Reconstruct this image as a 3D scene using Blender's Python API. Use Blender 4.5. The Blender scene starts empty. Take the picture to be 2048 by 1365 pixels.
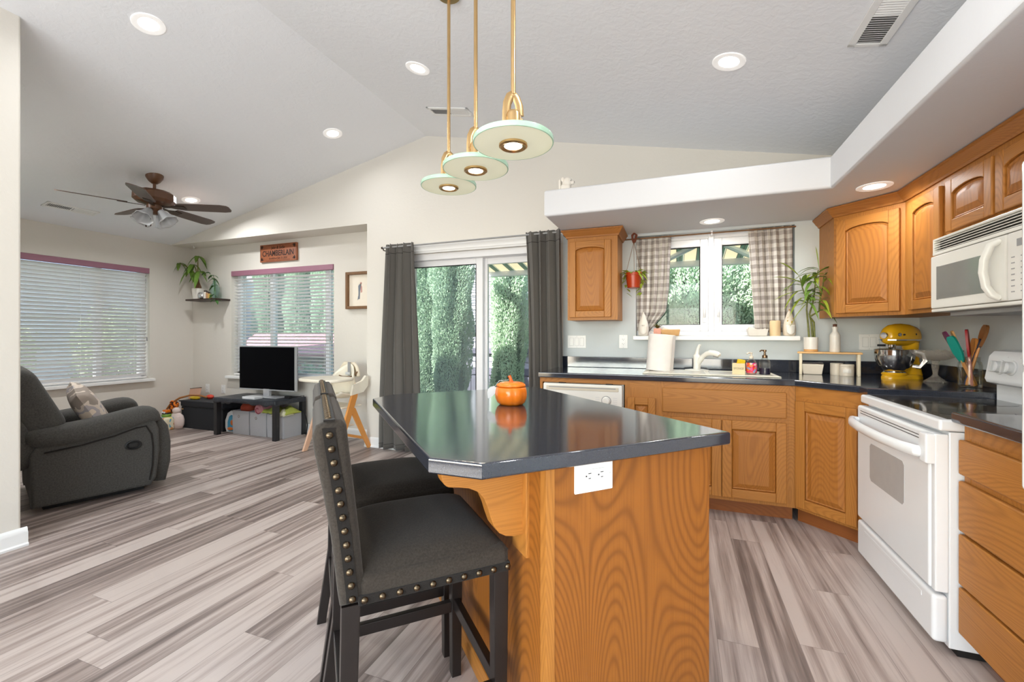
import bpy, bmesh, math, random
import numpy as np
from mathutils import Vector, Matrix
R=math.radians; PI=math.pi
S=bpy.context.scene; C=S.collection
# ---------------------------------------------------------------- camera
cam=bpy.data.cameras.new('camera'); camo=bpy.data.objects.new('camera',cam); C.objects.link(camo)
camo.location=(0,0,1.195); camo.rotation_euler=(PI/2,0,R(20.64))
cam.sensor_width=36; cam.lens=876/2048*36; cam.shift_y=-11.5/2048; cam.clip_start=.03; cam.clip_end=200
S.camera=camo
# ---------------------------------------------------------------- sky, sun, exposure
W=bpy.data.worlds.new('sky'); S.world=W; W.use_nodes=True
wt=W.node_tree; wt.nodes.clear()
sky=wt.nodes.new('ShaderNodeTexSky'); sky.sky_type='NISHITA'; sky.sun_disc=False
sky.sun_elevation=R(40); sky.sun_rotation=R(209); sky.air_density=1.0; sky.dust_density=1.2
bg=wt.nodes.new('ShaderNodeBackground'); bg.inputs['Strength'].default_value=1.0
wo=wt.nodes.new('ShaderNodeOutputWorld'); wt.links.new(sky.outputs[0],bg.inputs[0]); wt.links.new(bg.outputs[0],wo.inputs[0])
def lamp(name,kind,loc,rot,energy,col=(1,1,1),parent=None,**k):
    l=bpy.data.lights.new(name,kind); l.energy=energy; l.color=col
    for a,v in k.items(): setattr(l,a,v)
    o=bpy.data.objects.new(name,l); C.objects.link(o); o.location=loc; o.rotation_euler=rot; o.parent=parent; return o
sun=lamp('sun','SUN',(0,-10,12),(R(50.2),0,R(-29)),22,(1,.97,.92),angle=R(.6))
# added fill from behind the camera, tilted up to brighten the ceiling
lamp('south_fill','AREA',(-.9,-2.5,1.2),(R(142),0,0),185,(.94,.975,1),shape='RECTANGLE',size=4.2,size_y=2.1)
S.view_settings.view_transform='Standard'; S.view_settings.look='None'
S.view_settings.exposure=0.0; S.view_settings.gamma=1; S.view_settings.use_curve_mapping=False
S.cycles.use_denoising=True
S.cycles.max_bounces=10; S.cycles.diffuse_bounces=5; S.cycles.transparent_max_bounces=24
S.cycles.sample_clamp_indirect=6.0; S.cycles.caustics_reflective=False; S.cycles.caustics_refractive=False
rnd=random.Random(7)
# ---------------------------------------------------------------- mesh helper
class B:
    """collects shapes and links them as one mesh object"""
    def __init__(s): s.v=[]; s.f=[]; s.m=[]; s.M=Matrix()
    def add(s,vs,fs,mi=0):
        n=len(s.v); s.v+=[tuple(s.M@Vector(p)) for p in vs]; s.f+=[tuple(i+n for i in f) for f in fs]; s.m+=[mi]*len(fs); return s
    def box(s,x0,y0,z0,x1,y1,z1,r=0,seg=2,mi=0):
        if r<=0:
            v=[(x0,y0,z0),(x1,y0,z0),(x1,y1,z0),(x0,y1,z0),(x0,y0,z1),(x1,y0,z1),(x1,y1,z1),(x0,y1,z1)]
            return s.add(v,[(0,3,2,1),(4,5,6,7),(0,1,5,4),(1,2,6,5),(2,3,7,6),(3,0,4,7)],mi)
        bm=bmesh.new(); bmesh.ops.create_cube(bm,size=1)
        for q in bm.verts: q.co=Vector(((x0+x1)/2+q.co.x*(x1-x0),(y0+y1)/2+q.co.y*(y1-y0),(z0+z1)/2+q.co.z*(z1-z0)))
        r=min(r,.499*min(abs(x1-x0),abs(y1-y0),abs(z1-z0)))
        bmesh.ops.bevel(bm,geom=bm.edges[:],offset=r,segments=seg,profile=.5,affect='EDGES')
        return s.bm(bm,mi)
    def bm(s,bm,mi=0):
        bm.verts.index_update(); s.add([q.co[:] for q in bm.verts],[[q.index for q in f.verts] for f in bm.faces],mi); bm.free(); return s
    def prism(s,poly,a,b,ax='y',mi=0,r=0,seg=2):
        """extrude a 2-D outline between a and b along ax (x: outline is y,z; y: x,z; z: x,y)"""
        def p(u,w,t): return {'x':(t,u,w),'y':(u,t,w),'z':(u,w,t)}[ax]
        bm=bmesh.new(); lo=[bm.verts.new(p(u,w,a)) for u,w in poly]; hi=[bm.verts.new(p(u,w,b)) for u,w in poly]
        n=len(poly); fl=bm.faces.new(lo); fh=bm.faces.new(hi[::-1])
        for i in range(n): bm.faces.new((lo[(i+1)%n],lo[i],hi[i],hi[(i+1)%n]))
        bmesh.ops.recalc_face_normals(bm,faces=bm.faces[:])
        if r>0: bmesh.ops.bevel(bm,geom=list(set(fl.edges[:]+fh.edges[:])),offset=r,segments=seg,profile=.5,affect='EDGES')
        return s.bm(bm,mi)
    def lathe(s,prof,c=(0,0,0),seg=24,mi=0,sx=1,sy=1,a0=0,a1=2*PI,ring=False):
        full=abs(a1-a0-2*PI)<1e-6; n=seg if full else seg+1
        vs=[];fs=[]
        for r,z in prof:
            for i in range(n):
                a=a0+(a1-a0)*i/seg; vs.append((c[0]+r*sx*math.cos(a),c[1]+r*sy*math.sin(a),c[2]+z))
        for j in range(len(prof)-1):
            for i in range(seg):
                k=(i+1)%n; fs.append((j*n+i,j*n+k,(j+1)*n+k,(j+1)*n+i))
        if full and not ring and prof[0]!=prof[-1]:
            if prof[0][0]>1e-6: fs.append(tuple(range(n))[::-1])
            if prof[-1][0]>1e-6: fs.append(tuple((len(prof)-1)*n+i for i in range(n)))
        return s.add(vs,fs,mi)
    def sph(s,c,r,seg=16,mi=0):
        if not hasattr(r,'__len__'): r=(r,r,r)
        k=seg//2; M0=s.M; s.M=M0@Matrix.Translation(c)@Matrix.Diagonal((r[0],r[1],r[2],1))
        s.lathe([(max(1e-7,math.sin(PI*j/k)),-math.cos(PI*j/k)) for j in range(k+1)],seg=seg,mi=mi); s.M=M0; return s
    def tube(s,pts,r,seg=8,mi=0,cap=True,closed=False,flat=None):
        pts=[Vector(p) for p in pts]; n=len(pts)
        rr=r if hasattr(r,'__len__') else [r]*n
        T=[]
        for i in range(n):
            a=pts[(i-1)%n] if (i>0 or closed) else pts[i]; b=pts[(i+1)%n] if (i<n-1 or closed) else pts[i]
            t=(b-a); T.append(t.normalized() if t.length>1e-9 else Vector((0,0,1)))
        up=Vector((0,0,1)) if abs(T[0].z)<.9 else Vector((1,0,0))
        N=(up-T[0]*up.dot(T[0])).normalized(); vs=[];fs=[]
        for i in range(n):
            if i: N=(N-T[i]*N.dot(T[i])); N=N.normalized() if N.length>1e-6 else T[i].orthogonal().normalized()
            Bn=T[i].cross(N)
            for k in range(seg):
                a=2*PI*k/seg; q=pts[i]+(N*math.cos(a)*(flat or 1)+Bn*math.sin(a))*rr[i]; vs.append(q[:])
        for i in range(n if closed else n-1):
            j=(i+1)%n
            for k in range(seg): fs.append((i*seg+k,i*seg+(k+1)%seg,j*seg+(k+1)%seg,j*seg+k))
        if cap and not closed: fs.append(tuple(range(seg))[::-1]); fs.append(tuple((n-1)*seg+k for k in range(seg)))
        return s.add(vs,fs,mi)
    def cyl(s,p0,p1,r0,r1=None,seg=16,mi=0): return s.tube([p0,p1],[r0,r0 if r1 is None else r1],seg,mi)
    def grid(s,fn,nu,nv,mi=0,cu=False):
        vs=[fn(i/(nu if cu else nu-1),j/(nv-1)) for j in range(nv) for i in range(nu)]
        fs=[(j*nu+i,j*nu+(i+1)%nu,(j+1)*nu+(i+1)%nu,(j+1)*nu+i) for j in range(nv-1) for i in range(nu if cu else nu-1)]
        return s.add(vs,fs,mi)
    def leaf(s,p,d,L,w,droop=.3,mi=0,n=4,up=(0,0,1)):
        """a blade leaf from p heading along d, drooping"""
        p=Vector(p); d=Vector(d).normalized(); sd=d.cross(Vector(up)); sd=sd.normalized() if sd.length>1e-4 else Vector((1,0,0))
        vs=[];fs=[]
        for i in range(n+1):
            t=i/n; q=p+d*(L*t)+Vector((0,0,-droop*L*t*t)); k=w*(math.sin(PI*min(1,t*.92+.06))**.8)*.5 if i<n else 0.0006
            nz=Vector((0,0,k*.35)); vs+=[(q-sd*k+nz)[:],q[:],(q+sd*k+nz)[:]]
        for i in range(n):
            a=i*3; fs+=[(a,a+1,a+4,a+3),(a+1,a+2,a+5,a+4)]
        return s.add(vs,fs,mi)
def obj(name,b,mats,parent=None,loc=(0,0,0),rot=(0,0,0),bevel=0,bseg=2,smooth=38,sub=0,solid=0,label=None):
    me=bpy.data.meshes.new(name); me.from_pydata(b.v,[],b.f)
    for m in (mats if isinstance(mats,(list,tuple)) else [mats]): me.materials.append(m)
    me.polygons.foreach_set('material_index',b.m); me.update()
    if smooth:
        me.polygons.foreach_set('use_smooth',[True]*len(me.polygons))
        if smooth<180: me.set_sharp_from_angle(angle=R(smooth))
    o=bpy.data.objects.new(name,me); C.objects.link(o); o.location=loc; o.rotation_euler=rot
    if parent: o.parent=parent
    if solid: q=o.modifiers.new('solid','SOLIDIFY'); q.thickness=solid; q.offset=0
    if bevel: q=o.modifiers.new('bevel','BEVEL'); q.width=bevel; q.segments=bseg; q.limit_method='ANGLE'; q.angle_limit=R(40)
    if smooth and smooth<180 and not sub: q=o.modifiers.new('weighted','WEIGHTED_NORMAL'); q.keep_sharp=True; q.weight=90
    if sub: q=o.modifiers.new('sub','SUBSURF'); q.levels=sub; q.render_levels=sub
    if label: o['label']=label
    return o
def tag(o,label,cat,group=None,kind=None):
    o['label']=label; o['category']=cat
    if group: o['group']=group
    if kind: o['kind']=kind
    return o
def thing(name,label,cat,loc=(0,0,0),rz=0,group=None,rot=None):
    o=bpy.data.objects.new(name,None); C.objects.link(o); o.empty_display_size=.1
    o.location=loc; o.rotation_euler=rot or (0,0,rz); return tag(o,label,cat,group)
def struct(name,b,m,label,cat,parent=None,**k):
    o=obj(name,b,m,parent,**k)
    if not parent: tag(o,label,cat,kind='structure')
    return o
def dup(root,loc,label,rz=None):
    def cp(o,par):
        c=o.copy(); C.objects.link(c); c.parent=par
        for ch in list(o.children): cp(ch,c)
        return c
    r=cp(root,None); r.location=loc; r['label']=label
    if rz is not None: r.rotation_euler=(0,0,rz)
    return r
def T(x=0,y=0,z=0,rz=0,rx=0,ry=0): return Matrix.Translation((x,y,z))@Matrix.Rotation(rz,4,'Z')@Matrix.Rotation(ry,4,'Y')@Matrix.Rotation(rx,4,'X')
def arc(cx,cz,r,a0,a1,n,rz=None): return [(cx+r*math.cos(R(a0+(a1-a0)*i/n)),cz+(rz or r)*math.sin(R(a0+(a1-a0)*i/n))) for i in range(n+1)]
# ---------------------------------------------------------------- materials
def srgb(r,g,b):
    f=lambda c:(c/255/12.92) if c/255<=.04045 else ((c/255+.055)/1.055)**2.4
    return (f(r),f(g),f(b),1)
class N:
    def __init__(s,name):
        s.mat=bpy.data.materials.new(name); s.mat.use_nodes=True; s.t=s.mat.node_tree; s.b=s.t.nodes['Principled BSDF']; s.out=s.t.nodes['Material Output']
    def n(s,kind,**k):
        q=s.t.nodes.new('ShaderNode'+kind)
        for a,v in k.items():
            if hasattr(q,a) and a not in q.inputs: setattr(q,a,v)
            else: s.set(q,a,v)
        return q
    def set(s,q,a,v):
        i=q.inputs[a]
        if isinstance(v,bpy.types.NodeSocket): s.t.links.new(v,i)
        else: i.default_value=v
    def p(s,**k):
        for a,v in k.items(): s.set(s.b,a.replace('_',' '),v)
        return s
    def math(s,op,a,b=None,c=None):
        q=s.t.nodes.new('ShaderNodeMath'); q.operation=op
        for i,v in enumerate((a,b,c)):
            if v is None: continue
            if isinstance(v,bpy.types.NodeSocket): s.t.links.new(v,q.inputs[i])
            else: q.inputs[i].default_value=v
        return q.outputs[0]
    def coord(s,kind='Object',scale=(1,1,1),rot=(0,0,0)):
        tc=s.t.nodes.new('ShaderNodeTexCoord'); mp=s.t.nodes.new('ShaderNodeMapping'); s.t.links.new(tc.outputs[kind],mp.inputs[0])
        mp.inputs['Scale'].default_value=scale; mp.inputs['Rotation'].default_value=rot; return mp.outputs[0]
    def rand(s): return s.t.nodes.new('ShaderNodeObjectInfo').outputs['Random']
    def noise(s,vec,scale,detail=3,rough=.5,w=None,dist=0):
        q=s.t.nodes.new('ShaderNodeTexNoise'); q.noise_dimensions='4D' if w is not None else '3D'
        s.t.links.new(vec,q.inputs['Vector']); q.inputs['Scale'].default_value=scale; q.inputs['Detail'].default_value=detail; q.inputs['Roughness'].default_value=rough; q.inputs['Distortion'].default_value=dist
        if w is not None: s.set(q,'W',w)
        return q.outputs[0]
    def ramp(s,fac,stops,interp='LINEAR'):
        q=s.t.nodes.new('ShaderNodeValToRGB'); s.t.links.new(fac,q.inputs[0]); q.color_ramp.interpolation=interp
        e=q.color_ramp.elements
        while len(e)<len(stops): e.new(.5)
        for i,(p,c) in enumerate(stops): e[i].position=p; e[i].color=c if len(c)==4 else (*c,1)
        return q.outputs[0]
    def mix(s,fac,a,b,mode='MIX'):
        q=s.t.nodes.new('ShaderNodeMix'); q.data_type='RGBA'; q.blend_type=mode
        for i,v in((0,fac),(6,a),(7,b)):
            if isinstance(v,bpy.types.NodeSocket): s.t.links.new(v,q.inputs[i])
            else: q.inputs[i].default_value=v
        return q.outputs[2]
    def bump(s,h,strength=.2,dist=.01):
        q=s.t.nodes.new('ShaderNodeBump'); q.inputs['Strength'].default_value=strength; q.inputs['Distance'].default_value=dist
        s.t.links.new(h,q.inputs['Height']); s.t.links.new(q.outputs[0],s.b.inputs['Normal'])
def sc(c,k): return (min(1,c[0]*k),min(1,c[1]*k),min(1,c[2]*k),1)
def plain(name,c,rough=.5,metal=0,var=.06,vs=20,bump=0,bs=60,**k):
    m=N(name); v=m.coord(); f=m.noise(v,vs,2); m.p(Base_Color=m.mix(f,sc(c,1-var),sc(c,1+var)),Roughness=rough,Metallic=metal,**k)
    if bump: m.bump(m.noise(v,bs,2),bump)
    return m.mat
def wallmat(name,c,bs,st,dist=.004):
    m=N(name); v=m.coord(); f=m.noise(v,1.3,2); m.p(Base_Color=m.mix(f,sc(c,.98),sc(c,1.02)),Roughness=.75,Specular_IOR_Level=.25)
    h=m.ramp(m.noise(v,bs,4,.55,dist=.6),[(.38,(0,0,0)),(.62,(1,1,1))]); m.bump(h,st,dist); return m.mat
M={}
M['wall']=wallmat('wall_paint',srgb(222,217,208),28,.10)
M['wallcool']=wallmat('wall_paint_cool_light',srgb(207,213,214),28,.08)  # same wall, with the cool daylight cast mixed into its colour
M['ceil']=wallmat('ceiling_paint',srgb(240,242,245),22,.20)
M['soffit']=wallmat('soffit_paint',srgb(218,219,222),40,.05)
M['white']=plain('white_trim',srgb(240,240,238),.35,var=.01)
M['vinyl']=plain('white_vinyl',srgb(238,238,240),.3,var=.01)
M['blind']=plain('blind_slat',srgb(236,234,232),.45,var=.02)
M['valance']=plain('mauve_valance',srgb(156,108,126),.5)
def floormat():
    m=N('plank_floor'); tc=m.t.nodes.new('ShaderNodeTexCoord'); sp=m.n('SeparateXYZ'); m.t.links.new(tc.outputs['Object'],sp.inputs[0]); x,y=sp.outputs[0],sp.outputs[1]
    pw=.148; L=1.22
    xi=m.math('FLOOR',m.math('DIVIDE',x,pw)); wn=m.n('TexWhiteNoise',noise_dimensions='1D'); m.set(wn,'W',xi)
    yo=m.math('ADD',y,m.math('MULTIPLY',wn.outputs['Value'],L*3)); yi=m.math('FLOOR',m.math('DIVIDE',yo,L))
    cb=m.n('CombineXYZ'); m.t.links.new(xi,cb.inputs[0]); m.t.links.new(yi,cb.inputs[1])
    w2=m.n('TexWhiteNoise',noise_dimensions='2D'); m.t.links.new(cb.outputs[0],w2.inputs['Vector']); pr=w2.outputs['Value']
    c2=m.n('CombineXYZ'); m.t.links.new(m.math('MULTIPLY',x,15),c2.inputs[0]); m.t.links.new(m.math('MULTIPLY',y,.55),c2.inputs[1]); m.t.links.new(m.math('MULTIPLY',pr,37),c2.inputs[2])
    st=m.noise(c2.outputs[0],1.6,3,.55)
    c3=m.n('CombineXYZ'); m.t.links.new(m.math('MULTIPLY',x,90),c3.inputs[0]); m.t.links.new(m.math('MULTIPLY',y,3),c3.inputs[1]); m.t.links.new(m.math('MULTIPLY',pr,11),c3.inputs[2])
    fi=m.noise(c3.outputs[0],2.2,3,.6)
    f=m.math('ADD',m.math('ADD',m.math('MULTIPLY',st,.95),m.math('MULTIPLY',pr,.30)),m.math('MULTIPLY',fi,.22))
    col=m.ramp(f,[(.46,srgb(98,86,81)),(.60,srgb(130,116,110)),(.72,srgb(162,147,140)),(.88,srgb(190,177,170))])
    fx=m.math('FRACT',m.math('DIVIDE',x,pw)); fy=m.math('FRACT',m.math('DIVIDE',yo,L))
    ex=m.math('MINIMUM',fx,m.math('SUBTRACT',1,fx)); ey=m.math('MINIMUM',m.math('MULTIPLY',fy,L/pw),m.math('MULTIPLY',m.math('SUBTRACT',1,fy),L/pw))
    g=m.math('LESS_THAN',m.math('MINIMUM',ex,ey),.008)
    m.p(Base_Color=m.mix(m.math('MULTIPLY',g,.45),col,srgb(70,60,56)),Roughness=m.math('ADD',.34,m.math('MULTIPLY',fi,.16)),Specular_IOR_Level=.45)
    m.bump(m.math('SUBTRACT',fi,m.math('MULTIPLY',g,2)),.08,.003); return m.mat
M['floor']=floormat()
def oak(name,ax,base=(178,118,52),dark=(116,66,22),ss=1.0,bold=.5):
    """oak: flame lines are the level curves of a long stretched noise, plus pores along the grain"""
    m=N(name); k={'X':(.19,1,1),'Y':(1,.19,1),'Z':(1,1,.19)}[ax]; v=m.coord(scale=k); w=m.math('MULTIPLY',m.rand(),40)
    n=m.noise(v,2.8*ss,1.2,.4,w); r=m.math('PINGPONG',m.math('MULTIPLY',n,115),.5)
    k2={'X':(.02,1,1),'Y':(1,.02,1),'Z':(1,1,.02)}[ax]; v2=m.coord(scale=k2); po=m.noise(v2,260,2,.6,w); st=m.noise(v2,26,2,.5,w); br=m.noise(v,1.1,2,.5,w)
    f=m.ramp(r,[(.0,(0,0,0)),(.09,(.18,.18,.18)),(.26,(.8,.8,.8)),(.5,(1,1,1))]); g=m.ramp(po,[(.38,(.2,.2,.2)),(.52,(1,1,1))])
    c=m.mix(f,m.mix(bold,srgb(*base),srgb(*dark)),srgb(*base)); c=m.mix(g,m.mix(.38,c,srgb(*dark)),c)
    c=m.mix(m.math('MULTIPLY',m.math('SUBTRACT',1,st),.45),c,sc(srgb(*base),.72)); c=m.mix(m.math('MULTIPLY',br,.4),c,sc(srgb(*base),1.2)); m.p(Base_Color=c,Roughness=.48,Specular_IOR_Level=.35,Coat_Weight=.04,Coat_Roughness=.3)
    m.bump(po,.06,.002); return m.mat
M['oakX']=oak('oak_grain_across','X'); M['oakZ']=oak('oak_grain_upright','Z'); M['oakY']=oak('oak_grain_deep','Y')
M['oakP']=oak('oak_panel','Z',(172,110,46),(108,60,18),.9,.5); M['oakI']=oak('oak_island_panel','Z',(152,92,32),(96,52,12),.9,.8)
M['oakD']=oak('oak_crown','X',(170,110,50),(124,72,28))  # crown mouldings have their own oak tone
M['toe']=oak('oak_toe_kick','X',(150,88,42),(110,60,28))
def counter():
    m=N('dark_speckled_laminate'); v=m.coord(); a=m.noise(v,560,1); b=m.noise(v,150,2)
    c=m.ramp(a,[(.42,srgb(32,35,43)),(.60,srgb(43,47,58)),(.80,srgb(86,92,106))]); m.p(Base_Color=m.mix(m.math('MULTIPLY',b,.5),c,srgb(42,47,60)),Roughness=.10,Specular_IOR_Level=.9,Coat_Weight=.45,Coat_Roughness=.13); return m.mat
M['counter']=counter()
def fabric(name,c,c2,s=240,bump=.35,rough=.95,big=.0):
    m=N(name); v=m.coord(); a=m.noise(v,s,3,.7); b=m.noise(v,9,3)
    m.p(Base_Color=m.mix(a,c,c2),Roughness=rough,Specular_IOR_Level=.15,Sheen_Weight=.12)
    m.bump(a,bump,.002); return m.mat
M['stool']=fabric('charcoal_linen',srgb(26,23,21),srgb(74,67,60),190)
M['piping']=fabric('charcoal_welt',srgb(24,22,21),srgb(44,40,37),420)
M['recl']=fabric('grey_chenille',srgb(38,37,36),srgb(92,90,86),110)
M['curtain']=fabric('grey_curtain_cloth',srgb(88,85,81),srgb(108,104,99),300,.1,.6)
M['bench']=fabric('black_bench_cloth',srgb(18,19,22),srgb(40,42,48),300)
M['bin']=fabric('grey_bin_cloth',srgb(150,150,153),srgb(190,190,193),260)
M['espresso']=plain('espresso_wood',srgb(26,20,18),.35,var=.2,vs=30)
M['blk']=plain('black_lacquer',srgb(30,30,33),.4); M['blkfilm']=plain('worn_black_film',srgb(38,42,50),.35,var=.35,vs=14,bump=.4,bs=30)
M['rub']=plain('black_rubber',srgb(16,16,16),.6); M['dkgap']=plain('dark_gap',srgb(12,11,10),.8)
def screen():
    m=N('dark_screen_glass'); v=m.coord(); m.p(Base_Color=m.mix(m.noise(v,3,1),(.002,.002,.0025,1),(.003,.003,.004,1)),Roughness=.4,Specular_IOR_Level=.03); return m.mat
M['screen']=screen()
M['silver']=plain('silver_plastic',srgb(196,198,202),.3,.5); M['steel']=plain('polished_steel',srgb(205,203,200),.12,1)
M['chrome']=plain('chrome',srgb(225,225,225),.08,1); M['brass']=plain('brushed_brass',srgb(206,172,122),.28,1,var=.08); M['nail']=plain('aged_brass_nail',srgb(98,86,70),.3,1)
M['appl']=plain('white_enamel',srgb(228,230,232),.22,var=.01); M['appl2']=plain('off_white_enamel',srgb(232,230,222),.25,var=.01)
M['bisque']=plain('bisque_enamel',srgb(232,226,208),.3,var=.01); M['grey']=plain('grey_plastic',srgb(150,150,150),.4); M['lgrey']=plain('light_grey_plastic',srgb(204,205,205),.4)
M['ovenglass']=plain('oven_window_glass',srgb(172,173,173),.12); M['mwglass']=plain('microwave_window',srgb(128,128,124),.08,var=.1,vs=6)
M['cooktop']=plain('smoked_glass_cooktop',srgb(58,52,44),.06); M['burner']=plain('burner_zone',srgb(22,20,18),.12)
M['plate']=plain('white_switch_plate',srgb(238,238,236),.35,var=.01); M['slot']=plain('socket_slot',srgb(60,58,58),.5)
M['orange']=plain('glazed_orange',srgb(226,116,24),.16,var=.12,vs=9); M['dkorange']=plain('glazed_dark_orange',srgb(200,84,14),.2)
M['cer']=plain('cream_ceramic',srgb(226,214,196),.35); M['white_cer']=plain('white_ceramic',srgb(232,226,216),.35,bump=.2,bs=30)
M['terra']=plain('russet_plastic',srgb(178,62,26),.3); M['pinkpot']=plain('pink_ceramic',srgb(222,156,132),.5,var=.1,vs=40)
M['bamboo']=plain('bamboo_board',srgb(214,164,94),.4,var=.1); M['paleleg']=plain('pale_painted_steel',srgb(222,208,178),.4)
M['yellow']=plain('yellow_enamel',srgb(222,168,26),.15,var=.02); M['sponge']=plain('yellow_sponge',srgb(226,190,30),.9,bump=.6,bs=200)
M['wax']=plain('cream_wax',srgb(232,204,160),.5,Subsurface_Weight=.2); M['woodlt']=plain('light_wood',srgb(206,158,98),.5,var=.12); M['beech']=plain('beech_wood',srgb(222,150,76),.4,var=.08)
M['wooddk']=plain('dark_walnut',srgb(58,42,34),.4,var=.2); M['fanwood']=plain('walnut_fan',srgb(96,62,38),.4,var=.2); M['fanblade']=plain('walnut_blade',srgb(88,72,64),.4,var=.15); M['fangrey']=plain('blade_bracket_bronze',srgb(60,44,34),.4,.6)
M['frame']=plain('rustic_frame',srgb(120,86,54),.6,var=.25,vs=40); M['paper']=plain('cream_paper',srgb(238,228,212),.8,var=.02); M['sign']=plain('carved_sign_wood',srgb(150,86,52),.5,var=.3,vs=18); M['ink']=plain('burnt_ink',srgb(48,26,18),.7)
M['cream']=plain('cream_plastic',srgb(240,232,214),.35); M['creamcloth']=fabric('cream_cloth',srgb(226,212,188),srgb(240,230,210),300,.1)
M['leafM']=plain('leaf_mid_green',srgb(104,138,52),.45,var=.3,vs=30); M['leafD']=plain('leaf_dark_green',srgb(58,98,42),.4,var=.35,vs=30); M['leafY']=plain('leaf_yellow_green',srgb(150,168,52),.45,var=.25,vs=25); M['cane']=plain('bamboo_cane',srgb(104,108,44),.4,var=.55,vs=70); M['bark']=plain('trunk_bark',srgb(116,84,58),.8,var=.3)
M['soil']=plain('potting_soil',srgb(52,38,28),.95,bump=.5)
def glassmat(name,tint,a=.12,rough=.02):
    """thin clear glazing: mostly see-through with a mirror sheen"""
    m=N(name); m.t.nodes.remove(m.b); tr=m.n('BsdfTransparent'); tr.inputs[0].default_value=tint; gl=m.n('BsdfGlossy'); gl.inputs['Roughness'].default_value=rough
    fr=m.n('Fresnel'); fr.inputs[0].default_value=1.45; v=m.coord(); nz=m.noise(v,2,1); mx=m.n('MixShader'); f=m.math('ADD',m.math('MULTIPLY',fr.outputs[0],.4),m.math('MULTIPLY',nz,a*.1))
    m.t.links.new(f,mx.inputs[0]); m.t.links.new(tr.outputs[0],mx.inputs[1]); m.t.links.new(gl.outputs[0],mx.inputs[2]); m.t.links.new(mx.outputs[0],m.out.inputs[0]); return m.mat
M['pane']=glassmat('window_glass',(.96,.98,.97,1)); M['gclear']=glassmat('clear_glass',(.95,.96,.94,1),.2); M['gblue']=glassmat('blue_green_glass',(.86,.95,.93,1),.3)
def hazepane():
    m=N('hazed_screen_glass'); m.t.nodes.remove(m.b); tr=m.n('BsdfTransparent'); tr.inputs[0].default_value=(.84,.87,.87,1); df=m.n('BsdfTranslucent'); v=m.coord(); m.set(df,'Color',m.mix(m.noise(v,400,1),(.62,.64,.66,1),(.72,.74,.76,1))); gl=m.n('BsdfGlossy'); gl.inputs['Roughness'].default_value=.03
    q=m.n('MixShader'); q.inputs[0].default_value=.16; m.t.links.new(tr.outputs[0],q.inputs[1]); m.t.links.new(df.outputs[0],q.inputs[2]); k=m.n('MixShader'); k.inputs[0].default_value=.03; m.t.links.new(q.outputs[0],k.inputs[1]); m.t.links.new(gl.outputs[0],k.inputs[2]); m.t.links.new(k.outputs[0],m.out.inputs[0]); return m.mat
M['hazyscreen']=hazepane()  # white haze mixed into the pane to wash out the view
def discglass():
    m=N('green_edged_disc_glass'); m.t.nodes.remove(m.b); v=m.coord(); nz=m.noise(v,60,2); tr=m.n('BsdfTranslucent'); tr.inputs[0].default_value=(.92,.92,.78,1)
    tp=m.n('BsdfTransparent'); tp.inputs[0].default_value=(.9,.95,.88,1); gl=m.n('BsdfGlossy'); gl.inputs['Roughness'].default_value=.06; df=m.n('BsdfDiffuse'); df.inputs[0].default_value=(.90,.86,.70,1)
    def mx(f,a,b):
        q=m.n('MixShader'); q.inputs[0].default_value=f; m.t.links.new(a,q.inputs[1]); m.t.links.new(b,q.inputs[2]); return q.outputs[0]
    em=m.n('Emission'); em.inputs[0].default_value=(1,.93,.74,1); em.inputs[1].default_value=1.1
    o=mx(.35,tr.outputs[0],tp.outputs[0]); o=mx(.40,o,df.outputs[0]); o=mx(.08,o,gl.outputs[0]); o=mx(.22,o,em.outputs[0]); m.t.links.new(o,m.out.inputs[0]); return m.mat
M['disc']=discglass(); M['discedge']=plain('aqua_glass_edge',srgb(178,216,190),.08,var=.3,vs=14,Specular_IOR_Level=.8)
M['frost']=plain('frosted_swirl_glass',srgb(232,234,236),.25,var=.1,vs=18,Transmission_Weight=.35)
def emit(name,c,s):
    m=N(name); v=m.coord(); m.p(Base_Color=m.mix(m.noise(v,5,1),(.9,.9,.9,1),(1,1,1,1)),Emission_Color=c,Emission_Strength=s); return m.mat
M['led']=emit('lit_led_lens',(1,.95,.86,1),9); M['led2']=emit('lit_downlight_trim',(1,.95,.88,1),.25); M['bulb']=emit('lit_pendant_lens',(1,.93,.80,1),8)
# ---------------------------------------------------------------- room shell
YN,YA,XW,XE,XL,YL=3.86,4.14,-6.31,1.583,-3.47,1.34
def zc(x): return 3.223-(.2103*(-2.383-x) if x<-2.383 else .2025*(x+2.383))
b=B().box(-6.6,-2.9,-.12,1.9,4.34,0); struct('floor',b,M['floor'],'grey-brown striped plank floor','floor',smooth=0)
b=B().prism([(-7.3,zc(-7.3)),(-2.383,3.223),(1.9,zc(1.9)),(1.9,zc(1.9)+.12),(-2.383,3.343),(-7.3,zc(-7.3)+.12)],-2.9,4.36); struct('ceiling',b,M['ceil'],'vaulted textured white ceiling','ceiling',smooth=0)  # west edge runs on as an unseen eave, added to shade the blind
def gable(b,x0,x1,z0,y0,y1,h=.01):
    p=[(x0,z0),(x1,z0),(x1,zc(x1)+h)]
    if x0<-2.383<x1: p.append((-2.383,3.223+h))
    p.append((x0,zc(x0)+h)); b.prism(p,y0,y1)
b=B()                                              # long wall with the sliding door; its upper part bridges the window alcove
gable(b,XW-.05,-3.12,2.395,YN,4.36); gable(b,-3.12,-2.92,0,YN,4.36); gable(b,-2.92,-2.70,0,YN,4.06); gable(b,-2.70,-1.02,2.03,YN,4.06); gable(b,-1.02,-.96,0,YN,4.06); gable(b,-.96,XE+.2,2.15,YN,4.06)
struct('wall_north',b,M['wall'],'warm white gable wall around the sliding door','wall',smooth=0)
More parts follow.
